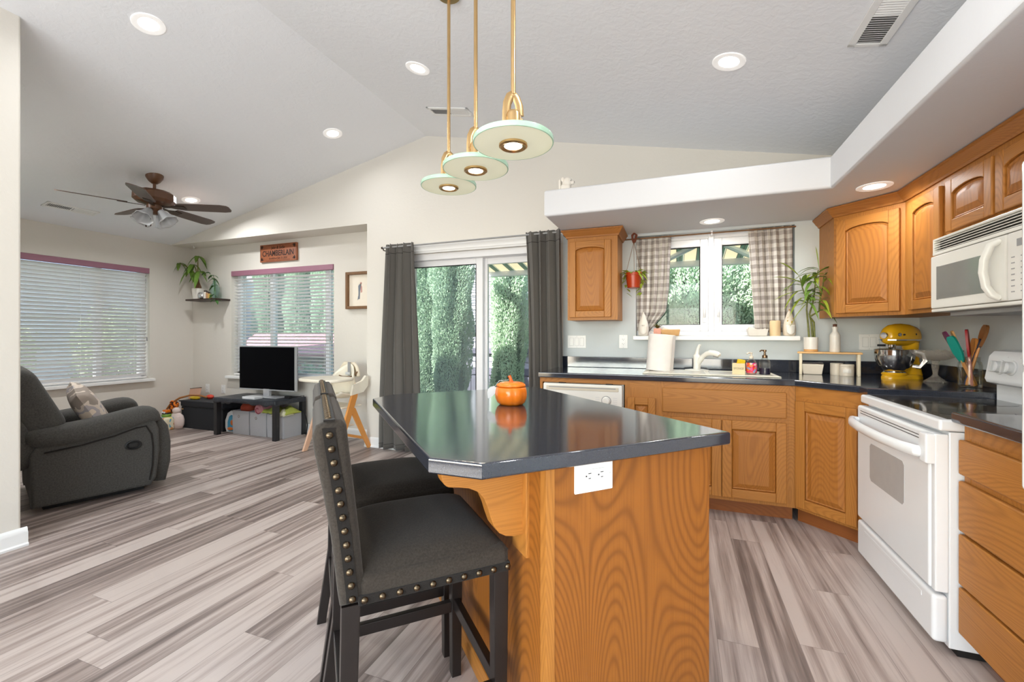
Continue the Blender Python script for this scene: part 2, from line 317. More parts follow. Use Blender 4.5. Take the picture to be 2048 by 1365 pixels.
b=B(); b.box(-.96,YN,0,-.327,4.06,2.15); b.box(.836,YN,0,XE+.2,4.06,2.15); b.box(-.327,YN,0,.836,4.06,1.16); b.box(-.327,YN,2.035,.836,4.06,2.15)
struct('wall_kitchen',b,M['wallcool'],'pale kitchen wall around the sink window','wall',smooth=0)
b=B(); b.box(XW-.2,YA,0,-5.55,4.36,2.42); b.box(-3.83,YA,0,-3.1,4.36,2.42); b.box(-5.55,YA,0,-3.83,4.36,.63); b.box(-5.55,YA,2.045,-3.83,4.36,2.42)
struct('wall_alcove',b,M['wall'],'recessed alcove wall around the television window','wall',smooth=0)
b=B(); b.box(XW-.2,1.1,0,XW,1.72,2.42); b.box(XW-.2,3.606,0,XW,4.36,2.42); b.box(XW-.2,1.72,0,XW,3.606,.62); b.box(XW-.2,1.72,2.05,XW,3.606,2.42)
struct('wall_west',b,M['wall'],'warm white side wall around the wide blind-covered window','wall',smooth=0)
b=B(); b.box(XE,-2.8,0,XE+.2,4.06,2.46); struct('wall_east',b,M['wallcool'],'pale wall behind the range','wall',smooth=0)
b=B(); gable(b,XW-.2,XL-.2,0,1.14,YL); gable(b,XL-.2,XL,0,-2.8,YL); struct('wall_left',b,M['wall'],'warm white wall end at the left edge of the picture','wall',smooth=0,bevel=.012,bseg=3)
b=B(); gable(b,XL-.2,-3.1,0,-2.8,-2.6); gable(b,1.25,XE+.2,0,-2.8,-2.6); b.box(-3.1,-2.8,0,1.25,-2.6,.25); gable(b,-3.1,1.25,2.42,-2.8,-2.6); struct('wall_south',b,M['wall'],'wall behind the camera','wall',smooth=0)
b=B().prism([(-.9,3.055),(.841,3.055),(.841,-2.6),(XE+.01,-2.6),(XE+.01,YN+.005),(-.9,YN+.005)],2.055,2.247,'z',r=.018,seg=3)
struct('ceiling_soffit',b,M['soffit'],'white boxed soffit ledge above the kitchen cabinets','soffit',smooth=30)
bp=[(0,0),(.022,0),(.024,.012),(.016,.020),(.016,.075),(.011,.088),(.011,.096),(.004,.106),(0,.106)]
def bb(name,kind,a,c,at,sg,label):
    b=B().prism([(at+sg*u,w) for u,w in bp],a,c,'x' if kind=='x' else 'y'); struct(name,b,M['white'],label,'baseboard')
bb('baseboard_north','x',-3.142,-2.70,YN,-1,'white baseboard under the curtain end of the wall'); bb('baseboard_alcove','x',XW,-3.12,YA,-1,'white baseboard along the alcove')
bb('baseboard_west','y',YL,YA,XW,1,'white baseboard under the wide window'); bb('baseboard_left','y',-2.6,YL+.022,XL,1,'white baseboard on the wall end at the left')
bb('baseboard_alcove_return','y',YN-.022,YA,-3.12,-1,'white baseboard at the alcove corner')
# windows
def vwin(name,label,x0,x1,z0,z1,y,mull,mat='vinyl',fr=.05,rz=0,loc=(0,0,0),pane='pane'):
    """window seen along +y in local space; frame, panes"""
    t=bpy.data.objects.new(name,None); C.objects.link(t); t.location=loc; t.rotation_euler=(0,0,rz); tag(t,label,'window',kind='structure')
    b=B(); b.box(x0,y-.04,z0,x0+fr,y+.04,z1); b.box(x1-fr,y-.04,z0,x1,y+.04,z1); b.box(x0,y-.04,z0,x1,y+.04,z0+fr); b.box(x0,y-.04,z1-fr,x1,y+.04,z1)
    for m in mull: b.box(m-fr*.55,y-.035,z0,m+fr*.55,y+.035,z1)
    obj('window_frame',b,M[mat],t,bevel=.004)
    xs=[x0]+list(mull)+[x1]
    for i in range(len(xs)-1): obj('window_pane',B().box(xs[i]+.02,y-.003,z0+.02,xs[i+1]-.02,y+.003,z1-.02),M[pane],t,smooth=0)
    return t
w1=vwin('window_1','white vinyl window behind the television',-5.55,-3.83,.66,2.045,4.27,[-4.94,-4.02],pane='hazyscreen')
obj('window_sill',B().box(-5.60,4.08,.625,-3.78,4.27,.66,.008),M['white'],w1)
w2=vwin('window_2','wide white vinyl window behind the recliner',1.72,3.606,.645,2.05,.13,[2.2,3.13],rz=PI/2,loc=(XW,0,0))
obj('window_sill',B().box(1.68,-.06,.61,3.645,.12,.645,.008),M['white'],w2)
w3=bpy.data.objects.new('window_3',None); C.objects.link(w3); tag(w3,'white double casement window above the sink','window',kind='structure')
b=B(); y0,y1=3.93,4.0
b.box(-.327,y0,1.19,-.287,y1+.06,2.035); b.box(.796,y0,1.19,.836,y1+.06,2.035); b.box(-.287,y0,1.19,.796,y1+.06,1.228); b.box(-.287,y0,1.99,.796,y1+.06,2.035); b.box(.240,y0-.005,1.19,.283,y1+.06,2.035)
obj('window_frame',b,M['vinyl'],w3,bevel=.004)
for x0,x1,hx in((-.287,.240,.21),(.283,.796,.315)):
    b=B(); s=.06
    b.box(x0,y0+.008,1.228,x0+s,y1,1.99); b.box(x1-s,y0+.008,1.228,x1,y1,1.99); b.box(x0+s,y0+.008,1.228,x1-s,y1,1.228+s-.006); b.box(x0+s,y0+.008,1.99-s,x1-s,y1,1.99)
    sh=obj('casement_sash',b,M['vinyl'],w3,bevel=.005)
    b=B()
    for q in((x0+s-.004,1.278,x0+s+.006,1.936),(x1-s-.006,1.278,x1-s+.004,1.936),(x0+s,1.924,x1-s,1.936),(x0+s,1.278,x1-s,1.286)): b.box(q[0],y0+.03,q[1],q[2],y0+.04,q[3])
    obj('glazing_gasket',b,M['dkgap'],sh,smooth=0)
    obj('window_pane',B().box(x0+s,y0+.045,1.28,x1-s,y0+.05,1.935),M['pane'],w3,smooth=0)
    b=B(); b.box(hx-.012,y0-.010,1.30,hx+.012,y0+.01,1.36,.004); b.tube([(hx,y0-.012,1.345),(hx,y0-.03,1.365),(hx,y0-.034,1.40),(hx,y0-.03,1.43)],[.009,.01,.009,.007],8)
    obj('window_latch',b,M['vinyl'],sh)
obj('window_sill',B().box(-.345,3.775,1.155,.855,3.95,1.19,.006),M['white'],w3)
# sliding door
d1=bpy.data.objects.new('door_1',None); C.objects.link(d1); tag(d1,'white sliding glass patio door between grey curtains','door',kind='structure')
b=B(); b.box(-2.70,3.90,0,-2.66,4.06,2.03); b.box(-1.06,3.90,0,-1.02,4.06,2.03); b.box(-2.70,3.90,1.965,-1.02,4.06,2.03); b.box(-2.70,3.90,0,-1.02,4.06,.03); obj('door_frame',b,M['vinyl'],d1,bevel=.004)
for nm,x0,x1,y0,pn,s in(('sliding_panel',-2.66,-1.80,3.955,'hazyscreen',.075),('fixed_panel',-1.83,-1.06,4.005,'pane',.06)):
    b=B(); b.box(x0,y0,.03,x0+s,y0+.045,1.965); b.box(x1-s,y0,.03,x1,y0+.045,1.965); b.box(x0+s,y0,.03,x1-s,y0+.045,.12); b.box(x0+s,y0,1.905,x1-s,y0+.045,1.965)
    q=obj(nm,b,M['vinyl'],d1,bevel=.004); obj('door_pane',B().box(x0+s-.01,y0+.02,.11,x1-s+.01,y0+.026,1.915),M[pn],q,smooth=0)
    if nm=='sliding_panel':
        b=B()
        for z in(.118,1.903): b.box(x0+s-.004,y0-.002,z-.004,x1-s+.006,y0+.012,z+.004)
        b.box(x1-s-.002,y0-.002,.118,x1-s+.006,y0+.012,1.903); obj('glazing_gasket',b,M['dkgap'],q,smooth=0)
b=B().prism([(YN,2.03),(YN-.012,2.03),(YN-.014,2.042),(YN-.022,2.05),(YN-.022,2.072),(YN-.036,2.09),(YN-.036,2.105),(YN,2.105)],-2.75,-.97,'x'); struct('trim_1',b,M['white'],'white moulded head trim above the sliding door','trim')
w4=vwin('added_window','unseen glazed opening added behind the camera for the fill light',-3.1,1.25,.25,2.42,-2.7,[-1.65,-.2])  # made-up window, put in to go with the fill lamp
# ---------------------------------------------------------------- outside
M['grass']=plain('lawn',srgb(96,112,66),.95,var=.3,vs=3,bump=.5,bs=60); M['gravel']=plain('patio_concrete',srgb(168,162,154),.9,var=.15,vs=8,bump=.2)
M['siding']=plain('grey_violet_siding',srgb(150,146,160),.7,var=.04,vs=5); M['sidingd']=plain('dark_violet_boards',srgb(92,88,104),.7,var=.06,vs=5); M['pinkwall']=plain('dusty_pink_stucco',srgb(170,138,130),.8,var=.05)
b=B().box(-30,4.4,-.25,25,30,-.12); b.box(-30,-12,-.25,-6.7,4.4,-.12); struct('ground',b,M['grass'],'lawn outside the windows','lawn',smooth=0)
b=B().box(-3.4,4.38,-.119,1.8,6.3,-.06); struct('ground_patio',b,M['gravel'],'concrete patio outside the sliding door','patio',smooth=0)
# neighbouring house beyond the trees
h=thing('neighbouring_house','grey violet sided house with a gridded window beyond the trees','house',(0,0,0))
b=B(); Y=9.2
for i in range(30):
    z=-.15+i*.15
    b.prism([(Y,z),(Y-.028,z),(Y-.008,z+.15),(Y,z+.15)],-14,6,'x',mi=0 if z>1.45 else 0)
b.box(-14,Y,-.2,6,Y+.3,4.4); obj('siding_wall',b,M['siding'],h,smooth=0)
def hwin(x0,x1,z0,z1,nx,nz):
    b=B(); f=.06
    b.box(x0-f,Y-.06,z0-f,x1+f,Y-.02,z0); b.box(x0-f,Y-.06,z1,x1+f,Y-.02,z1+f); b.box(x0-f,Y-.06,z0,x0,Y-.02,z1); b.box(x1,Y-.06,z0,x1+f,Y-.02,z1)
    for i in range(1,nx): x=x0+(x1-x0)*i/nx; b.box(x-.012,Y-.05,z0,x+.012,Y-.03,z1)
    for i in range(1,nz): z=z0+(z1-z0)*i/nz; b.box(x0,Y-.05,z-.012,x1,Y-.03,z+.012)
    w=obj('house_window',b,M['white'],h,smooth=0)
    b=B()
    for i in range(int((z1-z0)/.06)): z=z0+.03+i*.06; b.prism([(Y-.034,z),(Y-.03,z+.05),(Y-.026,z+.05),(Y-.03,z)],x0,x1,'x')
    obj('window_blind',b,plain('dim_blind_slats',srgb(150,150,158),.5),w,smooth=0)
    obj('window_glass',B().box(x0,Y-.03,z0,x1,Y-.024,z1),M['screen'],w,smooth=0)
hwin(-4.62,-3.55,1.5,2.75,3,4); hwin(-.9,.3,1.5,2.6,3,4)
b=B()
for z0,z1 in((1.24,1.42),(.78,.90),(.30,.44)): b.box(-14,Y-.10,z0,6,Y-.02,z1)
obj('band_boards',b,M['sidingd'],h,smooth=0)
b=B()
for i in range(90): b.box(-14+i*.2,Y-.16,-.2,-14+i*.2+.185,Y-.12,.28)
tag(obj('board_fence',b,M['sidingd'],smooth=0),'dark violet upright board fence in front of the neighbouring house','fence')
hw=thing('side_house','pale house with grey lap siding beyond the wide window','house',(0,0,0)); X=-9.6; b=B()
for i in range(17): z=-.15+i*.15; b.prism([(X,z),(X+.028,z),(X+.008,z+.15),(X,z+.15)],-8,2.5,'y'); b.prism([(X,z),(X+.028,z),(X+.008,z+.15),(X,z+.15)],3.7,9,'y')
b.box(X-.3,-8,-.2,X,9,2.5); obj('siding_wall',b,plain('pale_blue_grey_siding',srgb(196,204,216),.7),hw,smooth=0)
# clipped conifers
def conifer_mesh(seed,H,r,n,twist=0):
    g=np.random.default_rng(seed); u=g.random(n)**.85; z=u*H; a=g.random(n)*2*PI
    prof=np.clip(np.minimum((1-u)*2.2+.02,1.0),0,1)**.75*(.78+.22*np.sin(np.clip(u*2.2,0,1)*PI/2)); lob=1+.16*np.sin(a*3+u*7+seed)+.10*np.sin(a*5-u*13)+.06*np.sin(u*40+a*2)
    rad=r*prof*lob*(1-.34*g.random(n)**2); p=np.stack([rad*np.cos(a),rad*np.sin(a),z],1)
    d=np.stack([np.cos(a)*.55,np.sin(a)*.55,np.full(n,.9)],1)+g.normal(0,.45,(n,3)); d/=np.linalg.norm(d,axis=1)[:,None]
    s=np.cross(d,g.normal(0,1,(n,3))); s/=np.linalg.norm(s,axis=1)[:,None]; L=(.024+.030*g.random(n))[:,None]; w=(.006+.007*g.random(n))[:,None]
    v=np.stack([p-s*w*.5,p+s*w*.5,p+d*L*.6+s*w,p+d*L,p+d*L*.6-s*w],1).reshape(-1,3)
    b=B(); b.v=[tuple(q) for q in v]; b.f=[(i*5,i*5+1,i*5+2,i*5+3,i*5+4) for i in range(n)]; b.m=[0]*n; return b
def foliage(name,c1,c2):
    m=N(name); v=m.coord(); a=m.noise(v,9,3); b2=m.noise(v,1.6,2); c=m.mix(a,c1,c2); c=m.mix(m.math('MULTIPLY',b2,.5),c,sc(c2,1.2)); m.p(Base_Color=c,Roughness=.6,Specular_IOR_Level=.3)
    tl=m.n('BsdfTranslucent'); m.t.links.new(c,tl.inputs[0]); mx=m.n('MixShader'); mx.inputs[0].default_value=.3; m.t.links.new(m.b.outputs[0],mx.inputs[1]); m.t.links.new(tl.outputs[0],mx.inputs[2]); m.t.links.new(mx.outputs[0],m.out.inputs[0]); return m.mat
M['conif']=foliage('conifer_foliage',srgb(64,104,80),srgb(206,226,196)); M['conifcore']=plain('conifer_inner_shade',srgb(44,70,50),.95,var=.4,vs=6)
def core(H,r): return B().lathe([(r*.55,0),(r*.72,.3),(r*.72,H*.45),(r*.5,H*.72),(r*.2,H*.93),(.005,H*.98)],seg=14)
cm=[(conifer_mesh(11,5.2,.46,80000),5.2,.46),(conifer_mesh(23,5.0,.40,64000),5.0,.40),(conifer_mesh(37,4.2,.52,72000),4.2,.52)]
protos=[]
def conifer(k,x,y,label,rz=0,s=1):
    if k<len(protos) and protos[k]: t=dup(protos[k],(x,y,-.13),label,rz)
    else:
        while len(protos)<=k: protos.append(None)
        t=thing('conifer_tree',label,'tree',(x,y,-.13),rz,'evergreens outside the windows'); fb,H,r=cm[k]
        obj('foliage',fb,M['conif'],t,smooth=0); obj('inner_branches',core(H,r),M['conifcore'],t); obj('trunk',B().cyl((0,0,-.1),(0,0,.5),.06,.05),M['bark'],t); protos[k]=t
    t.scale=(s,s,1); return t
for k,x,y,rz,s,l in((1,-4.42,7.2,.4,.85,'dark slim conifer, partly hidden by the left grey curtain'),(0,-3.68,6.75,2.2,.74,'full conifer filling the sliding door glass left of the middle stile'),(0,-2.62,6.78,4.4,.66,'conifer standing under the striped awning, right of the door stile'),
    (2,-.62,7.0,0,.95,'broad conifer at the left side of the sink window view'),(2,.42,7.1,2.1,.95,'broad conifer behind the middle of the sink window'),(2,1.46,7.0,4.0,.95,'broad conifer at the right side of the sink window view'),(2,-.1,8.3,1.0,1.0,'conifer in the second row left of the sink window middle'),(2,.98,8.3,3.2,1.0,'conifer in the second row right of the sink window middle'),(1,-1.5,7.8,3.0,.8,'conifer hidden mostly by the right grey curtain'),
    (0,-7.95,7.6,1.0,.75,'pale conifer seen through the blind above the television'),(0,-7.1,7.6,3.3,.8,'conifer seen through the blind right of the television'),(1,-8.9,7.6,5.0,.9,'slim conifer at the left of the television window view'),(1,-6.2,7.0,2.6,1.0,'conifer at the right of the television window view')): conifer(k,x,y,l,rz,s)
def bush(name,x,y,r,H,n,label):
    g=np.random.default_rng(int(r*100)); a=g.random(n)*2*PI; c=g.random(n)*2-1; q=np.sqrt(1-c*c); rr=(.7+.3*g.random(n))*(1+.2*np.sin(a*4+c*5))
    p=np.stack([r*rr*q*np.cos(a),r*rr*q*np.sin(a),H*.55+H*.5*rr*c],1); d=g.normal(0,1,(n,3))+p*.6/r; d/=np.linalg.norm(d,axis=1)[:,None]; s=np.cross(d,g.normal(0,1,(n,3))); s/=np.linalg.norm(s,axis=1)[:,None]
    L=(.05+.05*g.random(n))[:,None]; w=L*.3; v=np.stack([p,p+d*L*.5+s*w,p+d*L,p+d*L*.5-s*w],1).reshape(-1,3); b=B(); b.v=[tuple(t) for t in v]; b.f=[(i*4,i*4+1,i*4+2,i*4+3) for i in range(n)]; b.m=[0]*n
    t=thing(name,label,'bush',(x,y,-.12)); obj('foliage',b,M['bushleaf'],t,smooth=0); obj('stem',B().cyl((0,0,0),(0,0,H*.6),.04,.02),M['bark'],t); return t
M['bushleaf']=foliage('bush_leaves',srgb(96,124,84),srgb(196,210,170))
bush('garden_bush',-8.3,2.75,.55,1.5,5000,'leafy bush outside the middle of the wide window'); bush('garden_bush',-8.2,4.25,.5,1.6,5000,'leafy bush outside the right end of the wide window'); bush('garden_bush',-5.25,5.2,.30,.75,3000,'small bush low outside behind the right edge of the television')
# pale pink low building roof seen through the alcove blind
t=thing('garden_shed','low shed with a pale pink roof outside the alcove window','shed',(-6.55,6.1,-.12))
obj('wall',B().box(-.95,-.3,0,1.3,.4,1.02),M['pinkwall'],t,smooth=0); obj('roof',B().prism([(-.5,1.0),(.05,1.34),(.55,1.0),(.55,.95),(.05,1.28),(-.5,.95)],-1.05,1.4,'x'),plain('pink_metal_roof',srgb(168,112,116),.5),t,smooth=0)
# striped awning over the patio
def awnmat():
    m=N('striped_awning_cloth'); tc=m.t.nodes.new('ShaderNodeTexCoord'); sp=m.n('SeparateXYZ'); m.t.links.new(tc.outputs['Object'],sp.inputs[0]); f=m.math('FRACT',m.math('DIVIDE',sp.outputs[0],.235))
    g=srgb(70,92,74); w=srgb(232,210,166); d=srgb(60,58,44)
    c=m.ramp(f,[(0,g),(.14,d),(.18,g),(.30,srgb(206,200,170)),(.34,d),(.37,w),(.92,w),(.96,d)],'CONSTANT'); m.p(Base_Color=c,Roughness=.8)
    tl=m.n('BsdfTranslucent'); m.t.links.new(c,tl.inputs[0]); mx=m.n('MixShader'); mx.inputs[0].default_value=.22; m.t.links.new(m.b.outputs[0],mx.inputs[1]); m.t.links.new(tl.outputs[0],mx.inputs[2]); m.t.links.new(mx.outputs[0],m.out.inputs[0]); return m.mat
aw=thing('patio_awning','green and cream striped retractable awning above the patio','awning',(0,4.45,0))
obj('awning_cloth',B().grid(lambda u,v:(-2.72+4.6*u,.04+1.72*v,2.60-.44*v-.05*math.sin(PI*v)),2,8),awnmat(),aw)
obj('front_bar',B().box(-2.8,1.71,2.09,1.95,1.80,2.21,.015),M['appl'],aw); obj('end_cap',B().box(-2.84,1.69,2.07,-2.78,1.82,2.23,.02),M['appl'],aw); obj('cassette',B().box(-2.8,-.05,2.54,1.95,.07,2.70,.02),M['appl'],aw)
for x in(-1.0,-.2): obj('wall_bracket',B().box(x,-.385,2.56,x+.08,-.05,2.66),M['appl'],aw)
for x,s in((-1.5,1),(-.35,1),(1.05,-1)):
    obj('folding_arm',B().tube([(x,.05,2.52),(x+s*.75,.9,2.31),(x+s*.05,1.74,2.12)],[.035,.04,.035],8),M['appl'],aw)
# ---------------------------------------------------------------- kitchen cabinets
OAK=[M['oakZ'],M['oakX'],M['oakP'],M['oakY']]
def outl(x0,z0,x1,z1,rise,i,n=14):
    p=[(x0+i,z0+i),(x1-i,z0+i)]
    if rise<=0: return p+[(x1-i,z1-i),(x0+i,z1-i)]
    w=(x1-x0); 
    for k in range(n+1):
        t=k/n; u=abs(t-.5)*2; p.append((x1-i-(w-2*i)*t, z1-rise-i+rise*math.sqrt(max(0,1-u*u*.92))-rise*(1-math.sqrt(1))*0))
    return p
def panel_door(par,name,x,z,w,h,yf=0,rise=0,sw=.058,rail=None):
    """raised-panel oak door; front at local -y"""
    rail=rail or sw; b=B(); th=.020; b.M=T(x,yf,z)
    b.box(0,-th,0,sw,0,h,.004); b.box(w-sw,-th,0,w,0,h,.004); b.box(sw,-th+.0006,0,w-sw,0,rail,.004,mi=1)
    top=outl(sw,rail,w-sw,h-rail,rise,0); tp=top[2:]
    b.prism([(sw,h),(w-sw,h)]+tp,-th+.0006,0,'y',mi=1,r=.003)
    ys=(-.004,-.011,-.007,-.0175); ins=(0,.006,.012,.040); n=len(top); vs=[]; fs=[]
    for yy,i in zip(ys,ins): vs+=[(u,yy,v) for u,v in outl(sw,rail,w-sw,h-rail,rise,i)]
    for j in range(3):
        for k in range(n): fs.append((j*n+k,j*n+(k+1)%n,(j+1)*n+(k+1)%n,(j+1)*n+k))
    fs.append(tuple(3*n+k for k in range(n))); b.add(vs,fs,2)
    return obj(name,b,OAK,par,smooth=20)
def slab_drawer(par,x,z,w,h,yf=0,name='drawer_front'):
    return obj(name,B().box(x,yf-.020,z,x+w,yf,z+h,.006,3,mi=1),OAK,par,smooth=30)
def base_cab(name,label,loc,rz,w,depth=.60,h=.874,kick=.10):
    t=thing(name,label,'cabinet',loc,rz); b=B(); b.box(0,0,kick,w,depth,h,mi=0); 
    for q in((0,-.001,kick,.035,0,h),(w-.035,-.001,kick,w,0,h)): b.box(*q,mi=0)
    b.box(.035,-.001,h-.05,w-.035,0,h,mi=1); obj('cabinet_body',b,OAK,t,smooth=0)
    obj('toe_kick',B().box(0,.075,0,w,.09,kick),M['toe'],t,smooth=0); return t
YF=3.225
cb=base_cab('base_cabinet','narrow oak base cabinet between dishwasher and sink cabinet',(-.350,YF,0),0,.235)
panel_door(cb,'cabinet_door',.020,.125,.190,.63,sw=.05)
slab=base_cab('sink_base_cabinet','wide oak sink base cabinet with a long false drawer front',(-.115,YF,0),0,.815)
slab_drawer(slab,.02,.665,.745,.165,name='false_drawer_front'); panel_door(slab,'cabinet_door',.02,.125,.37,.51); panel_door(slab,'cabinet_door',.395,.125,.37,.51)
e=B(); e.box(-.985,YF,0,-.965,3.83,.874,mi=0); e.box(-.985,YF-.001,.84,-.35,YF+.02,.874,mi=1); obj('end_panel',e,OAK,cb,loc=(.35,-YF,0),smooth=0,label='oak end panel and rail framing the dishwasher')
cc=thing('corner_base_cabinet','angled oak corner base cabinet beside the white range','cabinet',(.702,YF,0),-PI/4)
cw=.372; b=B(); b.box(0,0,.10,cw,.30,.874); b.box(0,-.001,.80,cw,0,.874,mi=1); obj('cabinet_body',b,OAK,cc,smooth=0); obj('toe_kick',B().box(-.03,.07,0,cw+.05,.085,.10),M['toe'],cc,smooth=0); panel_door(cc,'cabinet_door',.008,.118,.345,.665)
b=B(); b.box(.957,2.835,.1,1.0,2.955,.874,mi=0); tag(obj('filler_strip',b,OAK,smooth=0),'narrow oak filler strip between corner cabinet and range','panel')
db=base_cab('drawer_base_cabinet','oak base cabinet with four stacked drawers right of the range',(.982,2.075,0),-PI/2,.60)
for za,zb in((.106,.276),(.286,.470),(.482,.664),(.688,.814)): slab_drawer(db,.0,za,.585,zb-za)
# worktop
t=thing('kitchen_worktop','dark speckled worktop with upstand along the sink wall','worktop',(0,0,0))
sx0,sx1,sy0,sy1=-.20,.60,3.33,3.73
def slabpoly(b,poly,z0=.874,z1=.914): b.prism(poly,z0,z1,'z',r=.008,seg=3)
b=B(); slabpoly(b,[(-.99,3.20),(.692,3.20),(.945,2.945),(.945,2.838),(XE-.002,2.838),(XE-.002,YN-.002),(-.99,YN-.002)]); obj('worktop_slab',b,M['counter'],t,smooth=30)
b=B(); b.box(-.99,YN-.022,.914,XE-.022,YN-.002,1.008,.004); b.box(XE-.022,2.838,.914,XE-.002,YN-.002,1.008,.004); obj('upstand',b,M['counter'],t,smooth=30)
b=B(); slabpoly(b,[(.945,1.475),(XE-.002,1.475),(XE-.002,2.078),(.945,2.078)]); b.box(XE-.022,1.475,.914,XE-.002,2.078,1.008,.004); tag(obj('side_worktop',b,M['counter'],smooth=30),'short dark worktop on the drawer cabinet right of the range','worktop')
# dishwasher
dw=thing('dishwasher','off-white dishwasher with a round dial under the worktop','dishwasher',(-.955,YF,0))
obj('tub',B().box(0,.02,.1,.595,.58,.835),M['appl2'],dw,smooth=0)
obj('door_panel',B().box(.005,-.025,.12,.59,.02,.64,.006),M['appl2'],dw); obj('toe_panel',B().box(.005,.06,0.01,.59,.08,.11),M['rub'],dw)
cp=obj('control_panel',B().box(.005,-.032,.648,.59,.02,.835,.008),M['appl2'],dw)
b=B(); b.box(.03,-.036,.788,.565,-.030,.818,.003); obj('handle_recess',b,plain('handle_grip_beige',srgb(206,196,176),.4),cp); obj('grip_shadow_slot',B().box(.05,-.0365,.806,.545,-.034,.813),M['grey'],cp)
k=obj('dial',B().lathe([(.030,0),(.030,.006),(.026,.008),(.024,.022),(.020,.024),(0,.024)],seg=24),M['appl2'],cp,loc=(.478,-.032,.722),rot=(PI/2,0,0)); obj('dial_ring',B().lathe([(.031,0),(.031,.003),(.0345,.003),(.0345,0)],seg=24,ring=True),M['grey'],k)
b=B()
for i in range(5): b.M=T(.10+.045*(i+1),-.032,.725,rx=PI/2); b.lathe([(.007,0),(.007,.0015),(0,.0015)],(0,0,0),10)
for i in range(4): b.M=Matrix(); b.box(.40,-.0328,.70+i*.014,.43,-.0318,.703+i*.014); b.box(.525,-.0328,.70+i*.014,.555,-.0318,.703+i*.014)
obj('panel_markings',b,M['lgrey'],cp)
b=B()
for x in(.12,.47): b.box(x,-.01,.834,x+.05,.03,.842)
obj('mounting_tab',b,M['rub'],dw)
# sink, tap
t=thing('kitchen_sink','white drop-in kitchen sink set in the dark worktop','sink',(0,0,0))
b=B(); x0,x1,y0,y1=-.235,.645,3.325,3.75
b.prism([(x0,y0),(x1,y0),(x1,y1),(x0,y1)],.9141,.921,'z',r=.004); obj('rim',b,M['bisque'],t,smooth=30)
for xa,xb in((-.20,.19),(.22,.61)):
    b=B(); b.box(xa,y0+.035,.9205,xb,y1-.10,.9225,.001); obj('bowl',b,plain('bowl_interior',srgb(206,200,186),.25),t)
f=thing('kitchen_tap','white single-lever kitchen tap on the sink rim','tap',(.145,3.70,.921)); mt=M['white_cer']
obj('base_plate',B().lathe([(.055,0),(.055,.006),(.030,.012)],sx=1.6,seg=24),M['appl2'],f); obj('tap_body',B().lathe([(.027,0),(.026,.05),(.027,.105),(.028,.113),(.022,.124),(0,.125)],seg=20),M['appl2'],f)
b=B().tube([(.005,-.005,.05),(.025,-.025,.085),(.045,-.045,.115),(.068,-.068,.135),(.095,-.095,.142)],[.018,.019,.018,.018,.020],12); sp=obj('spout',b,M['appl2'],f); obj('spray_head',B().tube([(.085,-.085,.142),(.115,-.115,.140),(.140,-.140,.132),(.146,-.146,.124)],[.020,.021,.020,.015],12),M['appl2'],sp); obj('spray_face',B().tube([(.115,-.115,.124),(.138,-.138,.118)],[.014,.012],10),M['grey'],sp)
obj('lever',B().tube([(0,0,.122),(.004,-.003,.148),(.010,-.008,.175),(.018,-.014,.196),(.026,-.022,.199)],[.019,.015,.011,.010,.006],10),M['appl2'],f)
# upper cabinets
def crown(b,x0,x1,y,z,ry=.0):
    b.prism([(y,z),(y-.010,z),(y-.014,z+.012),(y-.022,z+.020),(y-.034,z+.038),(y-.040,z+.05),(y-.046,z+.055),(y-.046,z+.066),(y,z+.066)],x0,x1,'x',mi=1)
def upper(name,label,loc,rz,w,z0,z1,depth,doors,cr=(0,0)):
    t=thing(name,label,'cabinet',loc,rz); b=B(); b.box(0,0,z0,w,depth,z1,mi=0); obj('cabinet_body',b,OAK,t,smooth=0)
    for x,dw_,rise in doors: panel_door(t,'cabinet_door',x,z0+.022,dw_,z1-z0-.052,0,rise,.052)
    return t
Z0,Z1=1.318,1.988
uc=upper('wall_cabinet','single-door oak wall cabinet left of the sink window',(-.842,3.535,0),0,.402,Z0,Z1,YN-3.535,[(.018,.335,.03)])
def crownloop(b,pts,z):
    prof=[(0,0),(.010,0),(.014,.012),(.022,.020),(.034,.038),(.040,.048),(.046,.052),(.046,.062),(0,.062)]
    n=len(pts); P=[Vector((p[0],p[1],0)) for p in pts]; nr=[]
    for i in range(n):
        d=[]
        if i>0: e=(P[i]-P[i-1]).normalized(); d.append(Vector((e.y,-e.x,0)))
        if i<n-1: e=(P[i+1]-P[i]).normalized(); d.append(Vector((e.y,-e.x,0)))
        m=sum(d,Vector()); m.normalize(); nr.append(m/max(.3,m.dot(d[0])))
    vs=[]; fs=[]; k=len(prof)
    for i in range(n):
        for o,h in prof: q=P[i]+nr[i]*o; vs.append((q.x,q.y,z+h))
    for i in range(n-1):
        for j in range(k): fs.append((i*k+j,(i+1)*k+j,(i+1)*k+(j+1)%k,i*k+(j+1)%k))
    fs.append(tuple(range(k))); fs.append(tuple((n-1)*k+j for j in range(k))[::-1]); b.add(vs,fs)
b=B(); crownloop(b,[(0,.325),(0,0),(.402,0),(.402,.325)],Z1); obj('crown_moulding',b,M['oakD'],uc,smooth=15)
uk=thing('corner_wall_cabinet','angled oak corner wall cabinet right of the sink window','cabinet',(.992,3.535,0),-PI/4)
L=.392; q=math.sqrt(.5)
def loc45(x,y): dx,dy=x-.992,y-3.535; return ((dx-dy)*q,(dx+dy)*q)
b=B(); b.prism([loc45(*p) for p in((.992,3.535),(1.269,3.258),(XE,3.258),(XE,YN-.002),(.992,YN-.002))],Z0,Z1,'z',mi=0); obj('cabinet_body',b,OAK,uk,smooth=0)
panel_door(uk,'cabinet_door',.022,Z0+.022,L-.044,Z1-Z0-.052,0,.035,.055)
b=B(); crownloop(b,[loc45(*p) for p in((.992,YN-.01),(.992,3.535),(1.269,3.258),(1.269,3.2579))],Z1); obj('crown_moulding',b,M['oakD'],uk,smooth=15)
